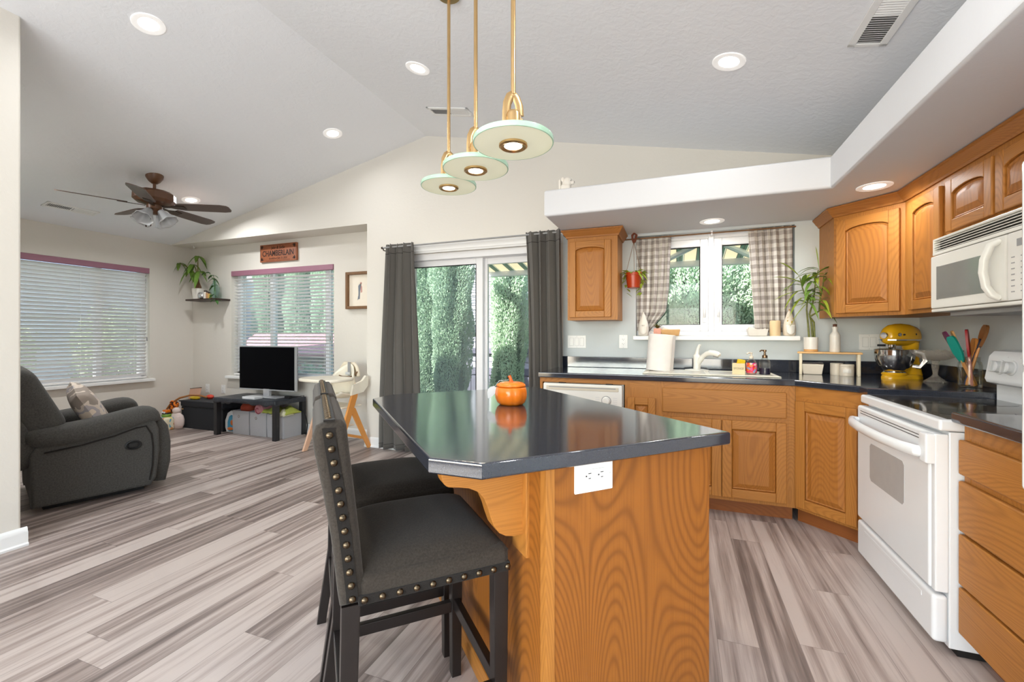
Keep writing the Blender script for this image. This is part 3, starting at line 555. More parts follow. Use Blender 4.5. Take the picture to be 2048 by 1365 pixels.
un=upper('narrow_wall_cabinet','tall narrow oak wall cabinet between corner cabinet and microwave',(1.269,3.258,0),-PI/2,.42,Z0,Z1,XE-1.269,[(.075,.325,.03)])
b=B(); crownloop(b,[(0,0),(.42,0)],Z1); obj('crown_moulding',b,M['oakD'],un,smooth=15)
um=upper('over_microwave_cabinet','oak wall cabinet with two arched doors above the microwave',(1.269,2.838,0),-PI/2,.75,1.685,Z1,XE-1.269,[(.035,.345,.03),(.40,.33,.03)])
b=B(); crownloop(b,[(0,0),(.75,0)],Z1); obj('crown_moulding',b,M['oakD'],um,smooth=15)
ur=upper('end_wall_cabinet','oak wall cabinet beyond the microwave at the right edge',(1.269,2.088,0),-PI/2,.60,Z0,Z1,XE-1.269,[(.015,.57,.03)])
b=B(); crownloop(b,[(0,0),(.60,0)],Z1); obj('crown_moulding',b,M['oakD'],ur,smooth=15)
# microwave
mw=thing('microwave','white over-range microwave with a curved handle','microwave',(1.222,2.825,1.31),-PI/2); w=.742; hh=.368
obj('housing',B().box(0,.03,0,w,.355,hh),M['appl2'],mw,bevel=.004); obj('bottom_vent',B().box(.06,.03,-.022,w-.02,.33,.0),M['grey'],mw,bevel=.003)
b=B(); b.box(0,-.012,hh-.083,w,.03,hh-.068,.003); b.box(0,-.012,hh-.012,w,.03,hh,.004); b.box(0,-.012,hh-.08,.012,.03,hh,.004); b.box(w-.012,-.012,hh-.08,w,.03,hh,.004)
for i in range(5): b.prism([(-.010,hh-.066+i*.0115),(.012,hh-.060+i*.0115),(.012,hh-.057+i*.0115),(-.010,hh-.063+i*.0115)],.012,w-.012,'x')
g=obj('vent_grille',b,M['appl2'],mw); obj('grille_gap',B().box(.012,.014,hh-.07,w-.012,.02,hh-.01),plain('vent_gap_grey',srgb(96,94,90),.7),g)
d=obj('door',B().box(.004,-.022,.018,.545,.03,hh-.088,.008),M['appl2'],mw); obj('door_window',B().box(.062,-.0235,.062,.44,-.020,.222,.001),M['mwglass'],d); obj('door_window_edge',B().box(.060,-.0228,.060,.078,-.0195,.224),M['grey'],d)
obj('door_handle',B().tube([(.515,-.02,.262),(.505,-.045,.245),(.495,-.06,.19),(.492,-.062,.14),(.497,-.055,.08),(.507,-.04,.045),(.515,-.02,.03)],[.009,.011,.011,.011,.011,.011,.009],10,flat=1.3),M['appl2'],d)
cp=obj('control_panel',B().box(.55,-.020,.018,w-.002,.03,hh-.088,.006),M['appl2'],mw); b=B(); b.box(.605,-.0215,.222,.70,-.019,.25)
for r in range(7):
    for c in range(3): b.box(.575+c*.05,-.0212,.05+r*.022,.592+c*.05,-.0195,.054+r*.022)
obj('key_marking',b,M['grey'],cp); obj('bottom_lip',B().box(0,-.018,0,w,.03,.017,.006),M['appl2'],mw)
# range
rg=thing('electric_range','white electric range with a dark glass cooktop','range',(.925,2.832,0),-PI/2); w=.745
obj('range_body',B().box(.006,.02,.03,w-.006,.60,.835),M['appl'],rg,bevel=.004)
b=B(); b.prism([(-.005,.842),(.60,.842),(.60,.882),(-.005,.882)],-.002,w+.002,'x',r=.0); 
ct=obj('cooktop_frame',B().box(-.003,-.012,.838,w+.003,.60,.881,.010,3),M['appl'],rg); gl=obj('cooktop_glass',B().box(.022,.02,.8805,w-.022,.525,.8835,.001),M['cooktop'],rg)
for x,y,r in((.19,.15,.09),(.55,.16,.115),(.18,.40,.105),(.55,.40,.085)): obj('burner_zone',B().lathe([(r,0),(r,.0006),(0,.0006)],(x,y,.8835),32),M['burner'],gl,smooth=0)
d=obj('oven_door',B().box(.004,-.028,.235,w-.03,.02,.826,.012,3),M['appl'],rg); obj('door_edge',B().box(w-.034,-.022,.235,w-.004,.02,.826,.006),M['appl'],rg)
obj('oven_window',B().prism([(.17,.49),(.185,.475),(.505,.475),(.52,.49),(.52,.645),(.505,.66),(.185,.66),(.17,.645)],-.0292,-.026,'y'),M['ovenglass'],d)
b=B(); b.box(.05,-.0292,.80,.66,-.026,.803); b.box(.05,-.0292,.788,.66,-.026,.791); obj('vent_slot',b,M['slot'],d)
obj('door_handle',B().tube([(.02,-.022,.745),(.03,-.058,.747),(.10,-.078,.746),(.25,-.092,.745),(.46,-.092,.745),(.61,-.078,.746),(.69,-.058,.747),(.705,-.022,.745)],[.014,.018,.018,.018,.018,.018,.018,.014],10,flat=1.25),M['appl'],d)
obj('handle_end_cap',B().box(w-.06,-.05,.71,w-.006,-.005,.824,.008),M['appl'],d)
dr=obj('storage_drawer',B().box(.004,-.028,.045,w-.006,.02,.222,.014,3),M['appl'],rg); obj('drawer_recess',B().box(.10,-.0295,.175,.66,-.026,.195,.006),M['appl'],dr)
obj('toe_base',B().box(.02,.05,.0,w-.02,.5,.03),M['rub'],rg)
b=B(); b.prism([(.530,.88),(.530,.955),(.492,.968),(.485,.985),(.502,1.095),(.520,1.118),(.56,1.125),(.652,1.125),(.652,.88)],-.002,w+.002,'x',r=.012); bgd=obj('back_panel',b,M['appl'],rg)
def knob(par,x,z):
    k=obj('knob',B().lathe([(.034,0),(.034,.004),(.027,.006),(.026,.026),(.022,.03),(0,.03)],seg=20),M['appl'],par,loc=(x,.494,z),rot=(PI/2-.15,0,0)); obj('knob_grip',B().box(-.007,-.026,.024,.007,.026,.040,.003),M['lgrey'],k)
for x in(.105,.18,.58,.66): knob(bgd,x,1.045)
obj('clock_panel',B().box(.27,.486,1.02,.47,.497,1.08,.003),M['blk'],bgd)
b=B()
for x,z in((.125,1.01),(.125,1.10),(.205,1.10),(.055,1.005)): b.sph((x+.016,.487+(z-.985)*.15,z-.008),(.005,.003,.005),8)
obj('indicator',b,M['slot'],bgd)
# fridge with handles reaching into the frame
fr=thing('refrigerator','white refrigerator whose handles show at the right edge','refrigerator',(.86,1.452,0),-PI/2)
obj('cabinet',B().box(.005,.06,.02,.74,.70,1.67,.01),M['appl'],fr); 
for z0,z1,nm in((.06,1.105,'fridge_door'),(1.118,1.675,'freezer_door')): obj(nm,B().box(0,-.0,z0,.745,.055,z1,.015,3),M['appl'],fr)
for z0,z1 in((.815,1.112),(1.114,1.625)): obj('door_handle',B().box(.004,-.072,z0,.03,-.0,z1,.012,3),M['appl'],fr)
# ---------------------------------------------------------------- island and stools
IS=thing('kitchen_island','oak kitchen island base with a scrolled bracket under the worktop','island',(0,0,0),PI/4)
b=B(); b.box(.530,.962,0,1.078,2.07,.874); obj('cabinet_body',b,OAK,IS,smooth=0)
obj('end_panel',B().box(.548,.956,0,1.085,.968,.874,.002),M['oakI'],IS); obj('corner_post',B().box(.524,.954,0,.550,.985,.874,.002),M['oakZ'],IS)
obj('back_panel',B().box(.524,.985,.09,.532,2.07,.874),M['oakI'],IS,smooth=0); obj('base_trim',B().box(.516,1.0,0,.532,2.07,.075,.004),M['oakY'],IS)
obj('bracket_plate',B().box(.514,1.045,.60,.526,1.135,.874,.003),M['oakZ'],IS)
cu=[(.516,.874),(.290,.874),(.290,.845)]+[(.316+.026*math.cos(R(180+a)),.845+.034*math.sin(R(180+a))) for a in range(15,76,15)]+[(.335,.808),(.362,.802),(.386,.790)]+[(.402,.772),(.412,.748),(.420,.722),(.430,.694),(.446,.672),(.466,.660),(.488,.656),(.516,.656)]
obj('scroll_bracket',B().prism(cu,1.066,1.112,'y',r=.003),M['oakX'],IS)
wt_=thing('island_worktop','large dark speckled island worktop with clipped corners','worktop',(0,0,0),PI/4)
obj('worktop_slab',B().prism([(.335,.90),(1.105,.90),(1.105,2.13),(.335,2.13),(.24,2.035),(.24,.995)],.876,.914,'z',r=.007,seg=3),M['counter'],wt_,smooth=30)
def outlet(name,label,loc,rot,w=.072,h=.116,kind='outlet',n=1,group=None):
    """wall plate; front at local -y"""
    t=thing(name,label,kind,loc,group=group,rot=rot); obj('cover_plate',B().box(-w/2,-.007,-h/2,w/2,0,h/2,.003),M['plate'],t)
    for i in range(n):
        x=(i-(n-1)/2)*.046
        ins=obj('rocker' if 'switch' in name else 'socket_insert',B().box(x-.0165,-.010,-.034,x+.0165,-.004,.034,.002),M['white'],t)
        b=B()
        if 'switch' in name: b.box(x-.0175,-.0074,-.035,x+.0175,-.0068,.035); obj('rocker_gap',b,M['grey'],ins,smooth=0)
        else:
            for z in(-.019,.019): b.box(x-.0075,-.0106,z-.002,x-.0055,-.0095,z+.007); b.box(x+.0055,-.0106,z-.001,x+.0075,-.0095,z+.006); b.box(x-.002,-.0106,z-.010,x+.002,-.0095,z-.006)
            obj('socket_slots',b,M['slot'],ins,smooth=0)
    b=B()
    for z in(-h*.42,h*.42): b.sph((0,-.007,z),(.003,.001,.003),8)
    obj('screw',b,M['lgrey'],t); return t
def isl(u,v,z): return ((u-v)*math.sqrt(.5),(u+v)*math.sqrt(.5),z)
outlet('power_outlet','white double outlet laid sideways on the island end panel under the worktop',isl(.665,.956,.832),(0,PI/2,PI/4),.088,.118)
def stool(label,v0):
    t=thing('counter_stool',label,'bar stool',(0,0,0),PI/4,'charcoal counter stools at the island'); t.location=isl(0,v0,0)
    W_=.44
    # local: x towards the island, y along it
    b=B().box(.092,.0,.563,.482,W_,.630,.022,4)
    def top(u,v): 
        k=(1-abs(2*u-1)**4)*(1-abs(2*v-1)**4); return (.095+.384*u,.004+(W_-.008)*v,.618+.046*max(0,k)**.5)
    b.grid(top,15,15); obj('seat_cushion',b,M['stool'],t,smooth=60)
    obj('seat_welt',B().box(.095,-.0035,.565,.480,W_+.0035,.588,.002),M['piping'],t)
    pr=[(.055,.566),(.050,.60),(.046,.64),(.036,.73),(.018,.84),(.0,.935),(-.003,.965),(.004,.990),(.028,1.001),(.058,1.000),(.070,.985),(.074,.945),(.086,.84),(.098,.73),(.106,.64),(.110,.60),(.110,.566)]
    b=B().prism(pr,.0,W_,'y',r=.020,seg=4); obj('backrest',b,M['stool'],t,smooth=50)
    def mid(i): return pr
    cen=[(.0815,.577),(.080,.605),(.076,.64),(.066,.735),(.051,.845),(.036,.940),(.030,.985)]
    def cpos(s_):
        L=[math.dist(cen[i],cen[i+1]) for i in range(len(cen)-1)]; d=s_*sum(L)
        for i,l in enumerate(L):
            if d<=l or i==len(L)-1: k=d/l; return (cen[i][0]+(cen[i+1][0]-cen[i][0])*k,cen[i][1]+(cen[i+1][1]-cen[i][1])*k)
            d-=l
    b=B()
    for y in(-.0025,W_+.0025):
        pts=[cpos(i/14) for i in range(15)]
        b.add([(x+dx,y+dy,z) for x,z in pts for dx,dy in((-.013,.006 if y<0 else -.006),(-.013,0),(.013,0),(.013,.006 if y<0 else -.006))],[(i*4+k,i*4+(k+1)%4,i*4+4+(k+1)%4,i*4+4+k) for i in range(14) for k in range(4)])
    b.box(.020,.0,.999,.044,W_,1.0035); obj('back_welt',b,M['piping'],t,smooth=0)
    nm=[None]
    def nail(c,rot):
        if nm[0] is None: o=obj('nailhead',B().lathe([(.0085,0),(.0078,.003),(.005,.0055),(0,.0065)],seg=10),M['nail'],t,smooth=60); nm[0]=o
        else: o=nm[0].copy(); C.objects.link(o)
        o.parent=t; o.location=c; o.rotation_euler=rot
    for i in range(13):
        x,z=cpos(.02+i*.94/12); nail((x,-.003,z),(PI/2,0,0))
    for i in range(10): nail((.108+i*.0405,-.0035,.577),(PI/2,0,0))
    for i in range(15): nail((.030,.02+i*(W_-.04)/14,1.0035),(0,0,0))
    for y in(.022,W_-.022):
        obj('leg',B().prism([(.436,.565),(.479,.565),(.472,0),(.440,0)],y-.019,y+.019,'y',r=.003),M['espresso'],t)
        obj('leg',B().prism([(.058,.567),(.100,.567),(.092,.30),(.046,0),(.012,0),(.054,.30)],y-.019,y+.019,'y',r=.003),M['espresso'],t)
        obj('side_stretcher',B().box(.07,y-.011,.225,.445,y+.011,.262,.003),M['espresso'],t)
    obj('front_stretcher',B().box(.445,.03,.235,.467,W_-.03,.275,.003),M['espresso'],t); obj('back_stretcher',B().box(.056,.03,.235,.078,W_-.03,.272,.003),M['espresso'],t)
    return t
st=stool('nearer charcoal counter stool with nailhead trim, at the island corner',1.075)
dup(st,isl(0,1.575,0),'farther charcoal counter stool, half hidden behind the nearer stool',PI/4)
# pumpkin jar
pk=thing('pumpkin_jar','glazed orange pumpkin jar with lid on the island worktop','jar',(-.6305,1.665,.914))
def gourd(b,r,z0,z1,rib,prof,seg=60):
    vs=[];fs=[]
    for j,(k,h) in enumerate(prof):
        for i in range(seg):
            a=2*PI*i/seg; q=r*k*(1-rib+rib*abs(math.cos(a*4.5))**.6); vs.append((q*math.cos(a),q*math.sin(a),z0+(z1-z0)*h))
    n=len(prof)
    for j in range(n-1):
        for i in range(seg): fs.append((j*seg+i,j*seg+(i+1)%seg,(j+1)*seg+(i+1)%seg,(j+1)*seg+i))
    fs.append(tuple(range(seg))[::-1]); fs.append(tuple((n-1)*seg+i for i in range(seg))); b.add(vs,fs); return b
obj('jar_body',gourd(B(),.066,0,.072,.07,[(.55,0),(.72,.02),(.88,.16),(.97,.38),(1.0,.6),(.98,.8),(.93,.97),(.90,1)]),M['orange'],pk,smooth=180)
obj('lid',gourd(B(),.061,.074,.094,.07,[(.96,0),(1.0,.12),(.95,.45),(.75,.78),(.4,.92),(.15,.85)]),M['orange'],pk,smooth=180)
obj('lid_stem',B().tube([(0,0,.088),(-.001,0,.098),(-.004,0,.108),(-.009,0,.116)],[.012,.007,.006,.0075],10),M['dkorange'],pk)
obj('leaf_tag',B().leaf((-.058,-.03,.072),(-.45,-.10,-.75),.056,.034,.0,up=(.35,-.93,0)).tube([(-.01,-.012,.10),(-.04,-.03,.098),(-.06,-.034,.072)],.0009,5),M['lgrey'],pk,smooth=180)
# ---------------------------------------------------------------- worktop items
ZC=.914
def pot(b,r0,r1,h,c=(0,0,0),t=.006,seg=28,mi=0): return b.lathe([(r0*.96,0),(r0,.004),(r1,h-.002),(r1-.002,h),(r1-t,h-.001),(r0-t,.012),(0,.012)],c,seg,mi)
t=thing('paper_towel_roll','tall white paper towel roll standing by the sink','paper towel',(-.128,3.60,.9215),0,rot=(R(-2),R(4),0))
def roll(u,v): a=u*2*PI; return (.10*math.cos(a),.10*math.sin(a),.272*v)
b=B().lathe([(.02,.0),(.098,.0),(.10,.004),(.10,.276),(.097,.279),(.022,.279),(.02,.25)],seg=40); obj('paper_roll',b,plain('paper_towel_sheet',srgb(238,232,226),.9,bump=.25,bs=120),t,smooth=40); obj('cardboard_core',B().lathe([(.0195,.02),(.0195,.2795),(.0175,.2795),(.0175,.02)],seg=20,ring=True),M['woodlt'],t); obj('loose_sheet',B().grid(lambda u,v:(.101*math.cos(-.4-u*.5)+.02*u*u,.101*math.sin(-.4-u*.5)-.012*u,.003+.272*v),8,2),plain('paper_sheet_edge',srgb(240,235,230),.9),t,solid=.001)
# slotted sponge caddy
t=thing('sponge_holder','cream sponge holder marked SPONGE holding a yellow sponge','sponge holder',(.405,3.43,.9215),R(-8)); b=B().box(-.038,-.03,0,.038,.03,.006); b.box(-.04,-.032,0,.04,-.026,.078,.002); b.box(-.04,.026,0,.04,.032,.078,.002); b.box(-.04,-.03,0,-.034,.03,.078,.002); b.box(.034,-.03,0,.04,.03,.078,.002); obj('holder_body',b,M['wax'],t)
def text(par,name,s,size,loc,rot,mat,ext=.0006,align='CENTER',shear=0,sx=1,off=0):
    c=bpy.data.curves.new(name,'FONT'); c.body=s; c.size=size; c.extrude=ext; c.offset=off; c.align_x=align; c.align_y='CENTER'; c.shear=shear; c.resolution_u=3
    q=bpy.data.objects.new(name,c); C.objects.link(q); c.materials.append(mat); bpy.context.view_layer.update()
    me=bpy.data.meshes.new_from_object(q.evaluated_get(bpy.context.evaluated_depsgraph_get())); me.name=name; bpy.data.objects.remove(q)
    o=bpy.data.objects.new(name,me); C.objects.link(o); o.location=loc; o.rotation_euler=rot; o.scale=(sx,1,1); o.parent=par; return o
text(t,'lettering','SPONGE',.021,(0,-.0325,.042),(PI/2,0,0),plain('grey_print',srgb(130,110,80),.6),sx=.8)
tag(obj('sponge',B().box(-.030,-.02,.012,.022,.016,.105,.006),M['sponge'],loc=(.408,3.428,.9215),rot=(0,R(10),R(-8))),'yellow sponge standing up in the cream holder','sponge')
t=thing('hand_soap_bottle','clear hand soap bottle with a bright floral label on the sink rim','soap bottle',(.487,3.46,.9215)); obj('bottle',B().lathe([(.026,0),(.032,.004),(.034,.03),(.034,.07),(.028,.095),(.014,.108),(.012,.118)],seg=24),M['gclear'],t); obj('soap_liquid',B().lathe([(.025,.004),(.031,.008),(.032,.03),(.032,.062),(0,.063)],seg=20),plain('pink_soap',srgb(232,170,160),.2),t)
m=N('floral_label'); v=m.coord(); vo=m.n('TexVoronoi',Scale=75.0); m.t.links.new(v,vo.inputs['Vector']); m.p(Base_Color=m.ramp(m.math('FRACT',m.math('MULTIPLY',vo.outputs['Color'],3.7)),[(.0,srgb(226,60,120)),(.3,srgb(240,130,50)),(.5,srgb(220,40,60)),(.7,srgb(150,160,200)),(.85,srgb(240,200,190))],'CONSTANT'),Roughness=.4)
obj('label',B().lathe([(.0345,.014),(.0348,.03),(.0348,.07),(.033,.082)],seg=24,a0=PI*1.05,a1=PI*1.95),m.mat,t); obj('pump',B().lathe([(.013,.112),(.013,.126),(.006,.13),(.005,.145),(.010,.147),(.010,.152),(0,.153)],seg=14).tube([(0,0,.15),(-.02,-.012,.150),(-.03,-.018,.143)],.005,8),M['cer'],t)
t=thing('soap_dispenser','ribbed glass soap dispenser with dark soap and bronze pump','soap dispenser',(.570,3.462,.9215)); b=B()
def rib(u,v):
    a=u*2*PI; r=.034 if v<.72 else .034-.020*((v-.72)/.28)**1.6; r*=1+.02*math.cos(a*28); return (r*math.cos(a),r*math.sin(a),.118*v)
obj('bottle',b.grid(rib,112,14,cu=True),M['gclear'],t,smooth=60); obj('dark_soap',B().lathe([(.001,.003),(.0325,.003),(.0325,.046),(0,.046)],seg=24),plain('indigo_soap',srgb(38,34,58),.15),t)
obj('pump',B().lathe([(.0165,.116),(.0175,.122),(.0165,.134),(.008,.138),(.006,.158),(.011,.16),(.011,.172),(0,.174)],seg=16).tube([(0,0,.168),(-.022,-.006,.169),(-.032,-.01,.160)],.0045,8),plain('bronze_pump',srgb(120,98,76),.3,.9),t)
# riser shelf with things on and under it
rz=R(-14); t=thing('shelf_riser','small bamboo shelf riser on pale legs at the worktop corner','shelf',(1.005,3.69,ZC),rz); obj('shelf_board',B().box(-.185,-.06,.150,.185,.06,.163,.003),M['bamboo'],t)
for x in(-.165,.165):
    for y in(-.05,.05): obj('leg',B().box(x-.009,y-.006,0,x+.009,y+.006,.151,.002),M['paleleg'],t)
    obj('foot_bar',B().box(x-.006,-.05,0,x+.006,.05,.006),M['paleleg'],t)
def onr(x,y): c_,s_=math.cos(rz),math.sin(rz); return (1.005+x*c_-y*s_,3.69+x*s_+y*c_)
p=onr(-.105,-.002); t=thing('bamboo_plant','tall curly bamboo in a white pot on the shelf riser','plant',(p[0],p[1],ZC+.1635)); b=B(); pot(b,.041,.044,.104); ob=obj('plant_pot',b,M['white_cer'],t); obj('pot_base_band',B().lathe([(.0415,.001),(.0425,.002),(.0432,.016),(.0415,.017)],seg=28,ring=True),M['woodlt'],ob); obj('soil',B().lathe([(.038,.094),(0,.096)],seg=20),M['soil'],ob)
canes=[[(-.012,-.01,.09),(-.02,-.012,.20),(-.030,-.02,.30),(-.026,-.02,.36),(-.055,-.015,.46),(-.075,-.02,.55)],[(.012,0,.09),(.004,.0,.20),(-.008,.0,.27),(.012,.005,.34),(.022,0,.42),(.03,0,.52),(.05,.0,.60)],[(.02,-.012,.09),(.016,-.012,.21),(-.012,-.02,.25),(.045,-.02,.29),(.05,-.015,.36),(.07,-.01,.46),(.08,0,.56)]]
for c in canes:
    L=[]; 
    for i in range(len(c)-1):
        for k in range(6): L.append([c[i][q]+(c[i+1][q]-c[i][q])*k/6 for q in range(3)])
    obj('cane',B().tube(L,[.0068-.0033*i/len(L) for i in range(len(L))],8),M['cane'],t,smooth=180)
rq=random.Random(5); b=B(); bd=B()
for c in canes:
    for k in range(15):
        s_=rq.uniform(.50,1); i=min(len(c)-2,int(s_*(len(c)-1))); f_=s_*(len(c)-1)-i; p0=[c[i][q]+(c[i+1][q]-c[i][q])*f_ for q in range(3)]
        a=rq.uniform(0,2*PI); el=rq.uniform(-.1,.9); yy=math.sin(a)*.8; yy=-.55-abs(yy)*.5 if math.cos(a)>.1 else (yy if yy<0 else -yy*.3); (b if rq.random()<.6 else bd).leaf(p0,(math.cos(a),yy,el),rq.uniform(.12,.20),rq.uniform(.022,.032),rq.uniform(.2,1.2))
for p0,d0 in(((-.07,-.02,.50),(-1,-.2,.5)),((-.08,-.02,.55),(-.9,-.2,1.0)),((-.05,-.02,.44),(-1,-.3,-.1)),((.08,0,.54),(1,-.1,.1)),((.08,0,.55),(.7,0,1.4)),((.05,0,.6),(-.1,0,1))): b.leaf(p0,d0,.21,.03,.25)
obj('leaves',b,M['leafY'],t,smooth=180); obj('darker_leaves',bd,M['leafM'],t,smooth=180)
p=onr(.035,-.005); t=thing('ceramic_bottle','cream ceramic bottle with a dark cork on the shelf riser','bottle',(p[0],p[1],ZC+.1635)); t.scale=(.74,.74,.88); obj('bottle_body',B().lathe([(.040,0),(.043,.004),(.043,.125),(.040,.14),(.026,.158),(.0205,.166),(.0205,.186),(.0235,.188),(.0235,.200),(.018,.202),(0,.202)],seg=28),M['white_cer'],t,smooth=50); obj('cork',B().lathe([(.0155,.196),(.0175,.222),(0,.224)],seg=16),plain('dark_cork',srgb(104,66,48),.8,bump=.4,bs=90),t)
b=B()
for z in(.098,.106,.115): b.lathe([(.0435,z),(.0437,z+.001),(.0435,z+.002)],seg=12,a0=PI*1.3,a1=PI*1.55)
obj('embossed_lines',b,M['cer'],t)
p=onr(-.095,.015); t=thing('butter_dish','cream tapered dish with a dark wooden lid under the riser','dish',(p[0],p[1],ZC),rz); t.scale=(.80,.85,.85); b=B(); vs=[]
for z,w,d in((0,.066,.042),(.006,.070,.045),(.088,.083,.056),(.088,.079,.052)): vs+=[(sx*w,sy*d,z) for sx,sy in((-1,-1),(1,-1),(1,1),(-1,1))]
b.add(vs,[(3,2,1,0)]+[(j*4+i,j*4+(i+1)%4,j*4+4+(i+1)%4,j*4+4+i) for j in range(3) for i in range(4)]+[(12,13,14,15)]); obj('dish_body',b,M['cer'],t,bevel=.008,bseg=3); obj('lid',B().box(-.078,-.051,.089,.078,.051,.099,.004),M['wooddk'],t)
p=onr(.100,-.02); t=thing('lidded_canister','round cream canister with an embossed plaque in front','canister',(p[0],p[1],ZC)); t.scale=(.78,.78,1); obj('canister_body',B().lathe([(.050,0),(.053,.004),(.053,.060),(.050,.064),(.054,.066),(.054,.078),(.050,.081),(0,.082)],seg=32),M['cer'],t,smooth=40); obj('embossed_plaque',B().lathe([(.0535,.022),(.0555,.026),(.0555,.044),(.0535,.048)],seg=10,a0=PI*1.25,a1=PI*1.6),M['white_cer'],t)
p=onr(.045,.03); t=thing('second_canister','plain cream canister behind the embossed one under the riser','canister',(p[0],p[1],ZC)); t.scale=(.8,.8,1); obj('canister_body',B().lathe([(.045,0),(.047,.004),(.047,.082),(.043,.085),(0,.086)],seg=28),M['cer'],t)
# stand mixer
mx_=thing('stand_mixer','yellow stand mixer with a polished steel bowl','mixer',(1.375,3.585,ZC),R(212))
Y_=M['yellow']
b=B(); 
def base(u,v):
    a=u*2*PI; x=.135*math.cos(a)*(1 if math.cos(a)<0 else 1.0); w=.075 if math.cos(a)>0 else .088; z=.026*v**.6; k=1-.14*v*v; return (x*k,w*math.sin(a)*k,z)
b.grid(base,40,6,cu=True); b.add([base(i/40,1) for i in range(40)],[tuple(range(40))]); obj('mixer_base',b,Y_,mx_,smooth=50)
obj('bowl_clamp_plate',B().lathe([(.066,.022),(.068,.030),(.060,.040),(0,.040)],(.055,0,0),32),Y_,mx_)
obj('base_trim_ring',B().lathe([(.058,.034),(.060,.040),(.056,.046),(.05,.046)],(.055,0,0),32,ring=True),M['chrome'],mx_)
b=B(); 
for q in(0,): 
    pts=[(-.078,0,.02),(-.085,0,.06),(-.082,0,.12),(-.076,0,.18),(-.07,0,.235)]; rr=[.062,.050,.042,.042,.05]
    vs=[];n=20
    for (x,y,z),r in zip(pts,rr): vs+=[(x+r*math.cos(2*PI*i/n)*.85,r*math.sin(2*PI*i/n)*1.0,z) for i in range(n)]
    b.add(vs,[(j*n+i,j*n+(i+1)%n,(j+1)*n+(i+1)%n,(j+1)*n+i) for j in range(4) for i in range(n)])
obj('column',b,Y_,mx_,smooth=180)
hx=[(-.125,.012,.0),(-.12,.040,-.002),(-.10,.056,0),(-.05,.066,0),(0,.069,.001),(.05,.067,.002),(.09,.062,.002),(.115,.052,.001),(.128,.036,0),(.133,.012,0)]; vs=[];n=24
for x,r,dz in hx: vs+=[(x,r*math.cos(2*PI*i/n)*.88,.268+dz+r*math.sin(2*PI*i/n)*(1.28 if math.sin(2*PI*i/n)>0 else .85)) for i in range(n)]
b=B().add(vs,[(j*n+i,j*n+(i+1)%n,(j+1)*n+(i+1)%n,(j+1)*n+i) for j in range(len(hx)-1) for i in range(n)]+[tuple(range(n)),tuple((len(hx)-1)*n+i for i in range(n))]); hd=obj('mixer_head',b,Y_,mx_,smooth=180)
b=B()
for s_ in(-1,1): b.tube([(-.115,s_*.043,.250),(-.05,s_*.0585,.250),(.05,s_*.0595,.251),(.11,s_*.050,.251),(.1335,s_*.02,.251)],.0065,6)
obj('trim_band',b,M['chrome'],hd); obj('attachment_hub',B().cyl((.128,0,.28),(.142,0,.28),.022,.02,20),M['chrome'],hd); obj('oval_badge',B().sph((.082,.0545,.285),(.016,.004,.012),12),M['chrome'],hd); obj('dark_badge',B().sph((.052,.0585,.285),(.011,.004,.006),10),M['rub'],hd); obj('speed_lever',B().sph((-.045,.0565,.287),(.004,.005,.007),8),M['rub'],hd)
obj('beater_shaft',B().cyl((.075,0,.17),(.075,0,.222),.016,.022,16),M['steel'],mx_); obj('lift_lever',B().cyl((.13,-.05,.215),(.10,-.02,.215),.007,.007,8),M['rub'],mx_)
bw=obj('mixing_bowl',B().lathe([(.045,.046),(.062,.05),(.086,.085),(.100,.125),(.104,.165),(.104,.186),(.107,.189),(.104,.190),(.101,.186),(.100,.16),(.095,.12),(.08,.085),(.05,.055),(0,.053)],(.055,0,0),40),M['steel'],mx_,smooth=60)
obj('bowl_handle',B().tube([(.01,.095,.175),(.0,.13,.165),(-.005,.14,.12),(.01,.118,.08),(.02,.085,.085)],.009,8,flat=1.6),M['steel'],bw)
# cake stand
t=thing('cake_stand','cut-glass footed cake stand beside the mixer','cake stand',(1.44,3.33,ZC)); t.scale=(.69,.69,.82); m=N('cut_glass'); v=m.coord(); vo=m.n('TexVoronoi',Scale=85.0); m.t.links.new(v,vo.inputs['Vector']); m.p(Base_Color=(.62,.55,.46,1),Roughness=.07,Alpha=.28,Specular_IOR_Level=.9); m.bump(vo.outputs['Distance'],1.0,.01); M['cut']=m.mat
def bowl(u,v):
    a=u*2*PI; r=.03+.142*v**.8; z=.160+.072*v**1.7; r*=1+.010*math.cos(a*24)*v; return (r*math.cos(a),r*math.sin(a),z+.004*math.cos(a*24)*v**4)
obj('bowl_top',B().grid(bowl,96,9,cu=True).lathe([(.031,.160),(0,.160)],seg=24),M['cut'],t,smooth=60,solid=.004); obj('stem',B().lathe([(.026,.045),(.016,.06),(.024,.11),(.027,.13),(.020,.142),(.032,.158),(.03,.162)],seg=16),M['cut'],t); obj('foot',B().lathe([(.078,0),(.08,.004),(.055,.022),(.024,.046),(0,.05)],seg=32),M['cut'],t)
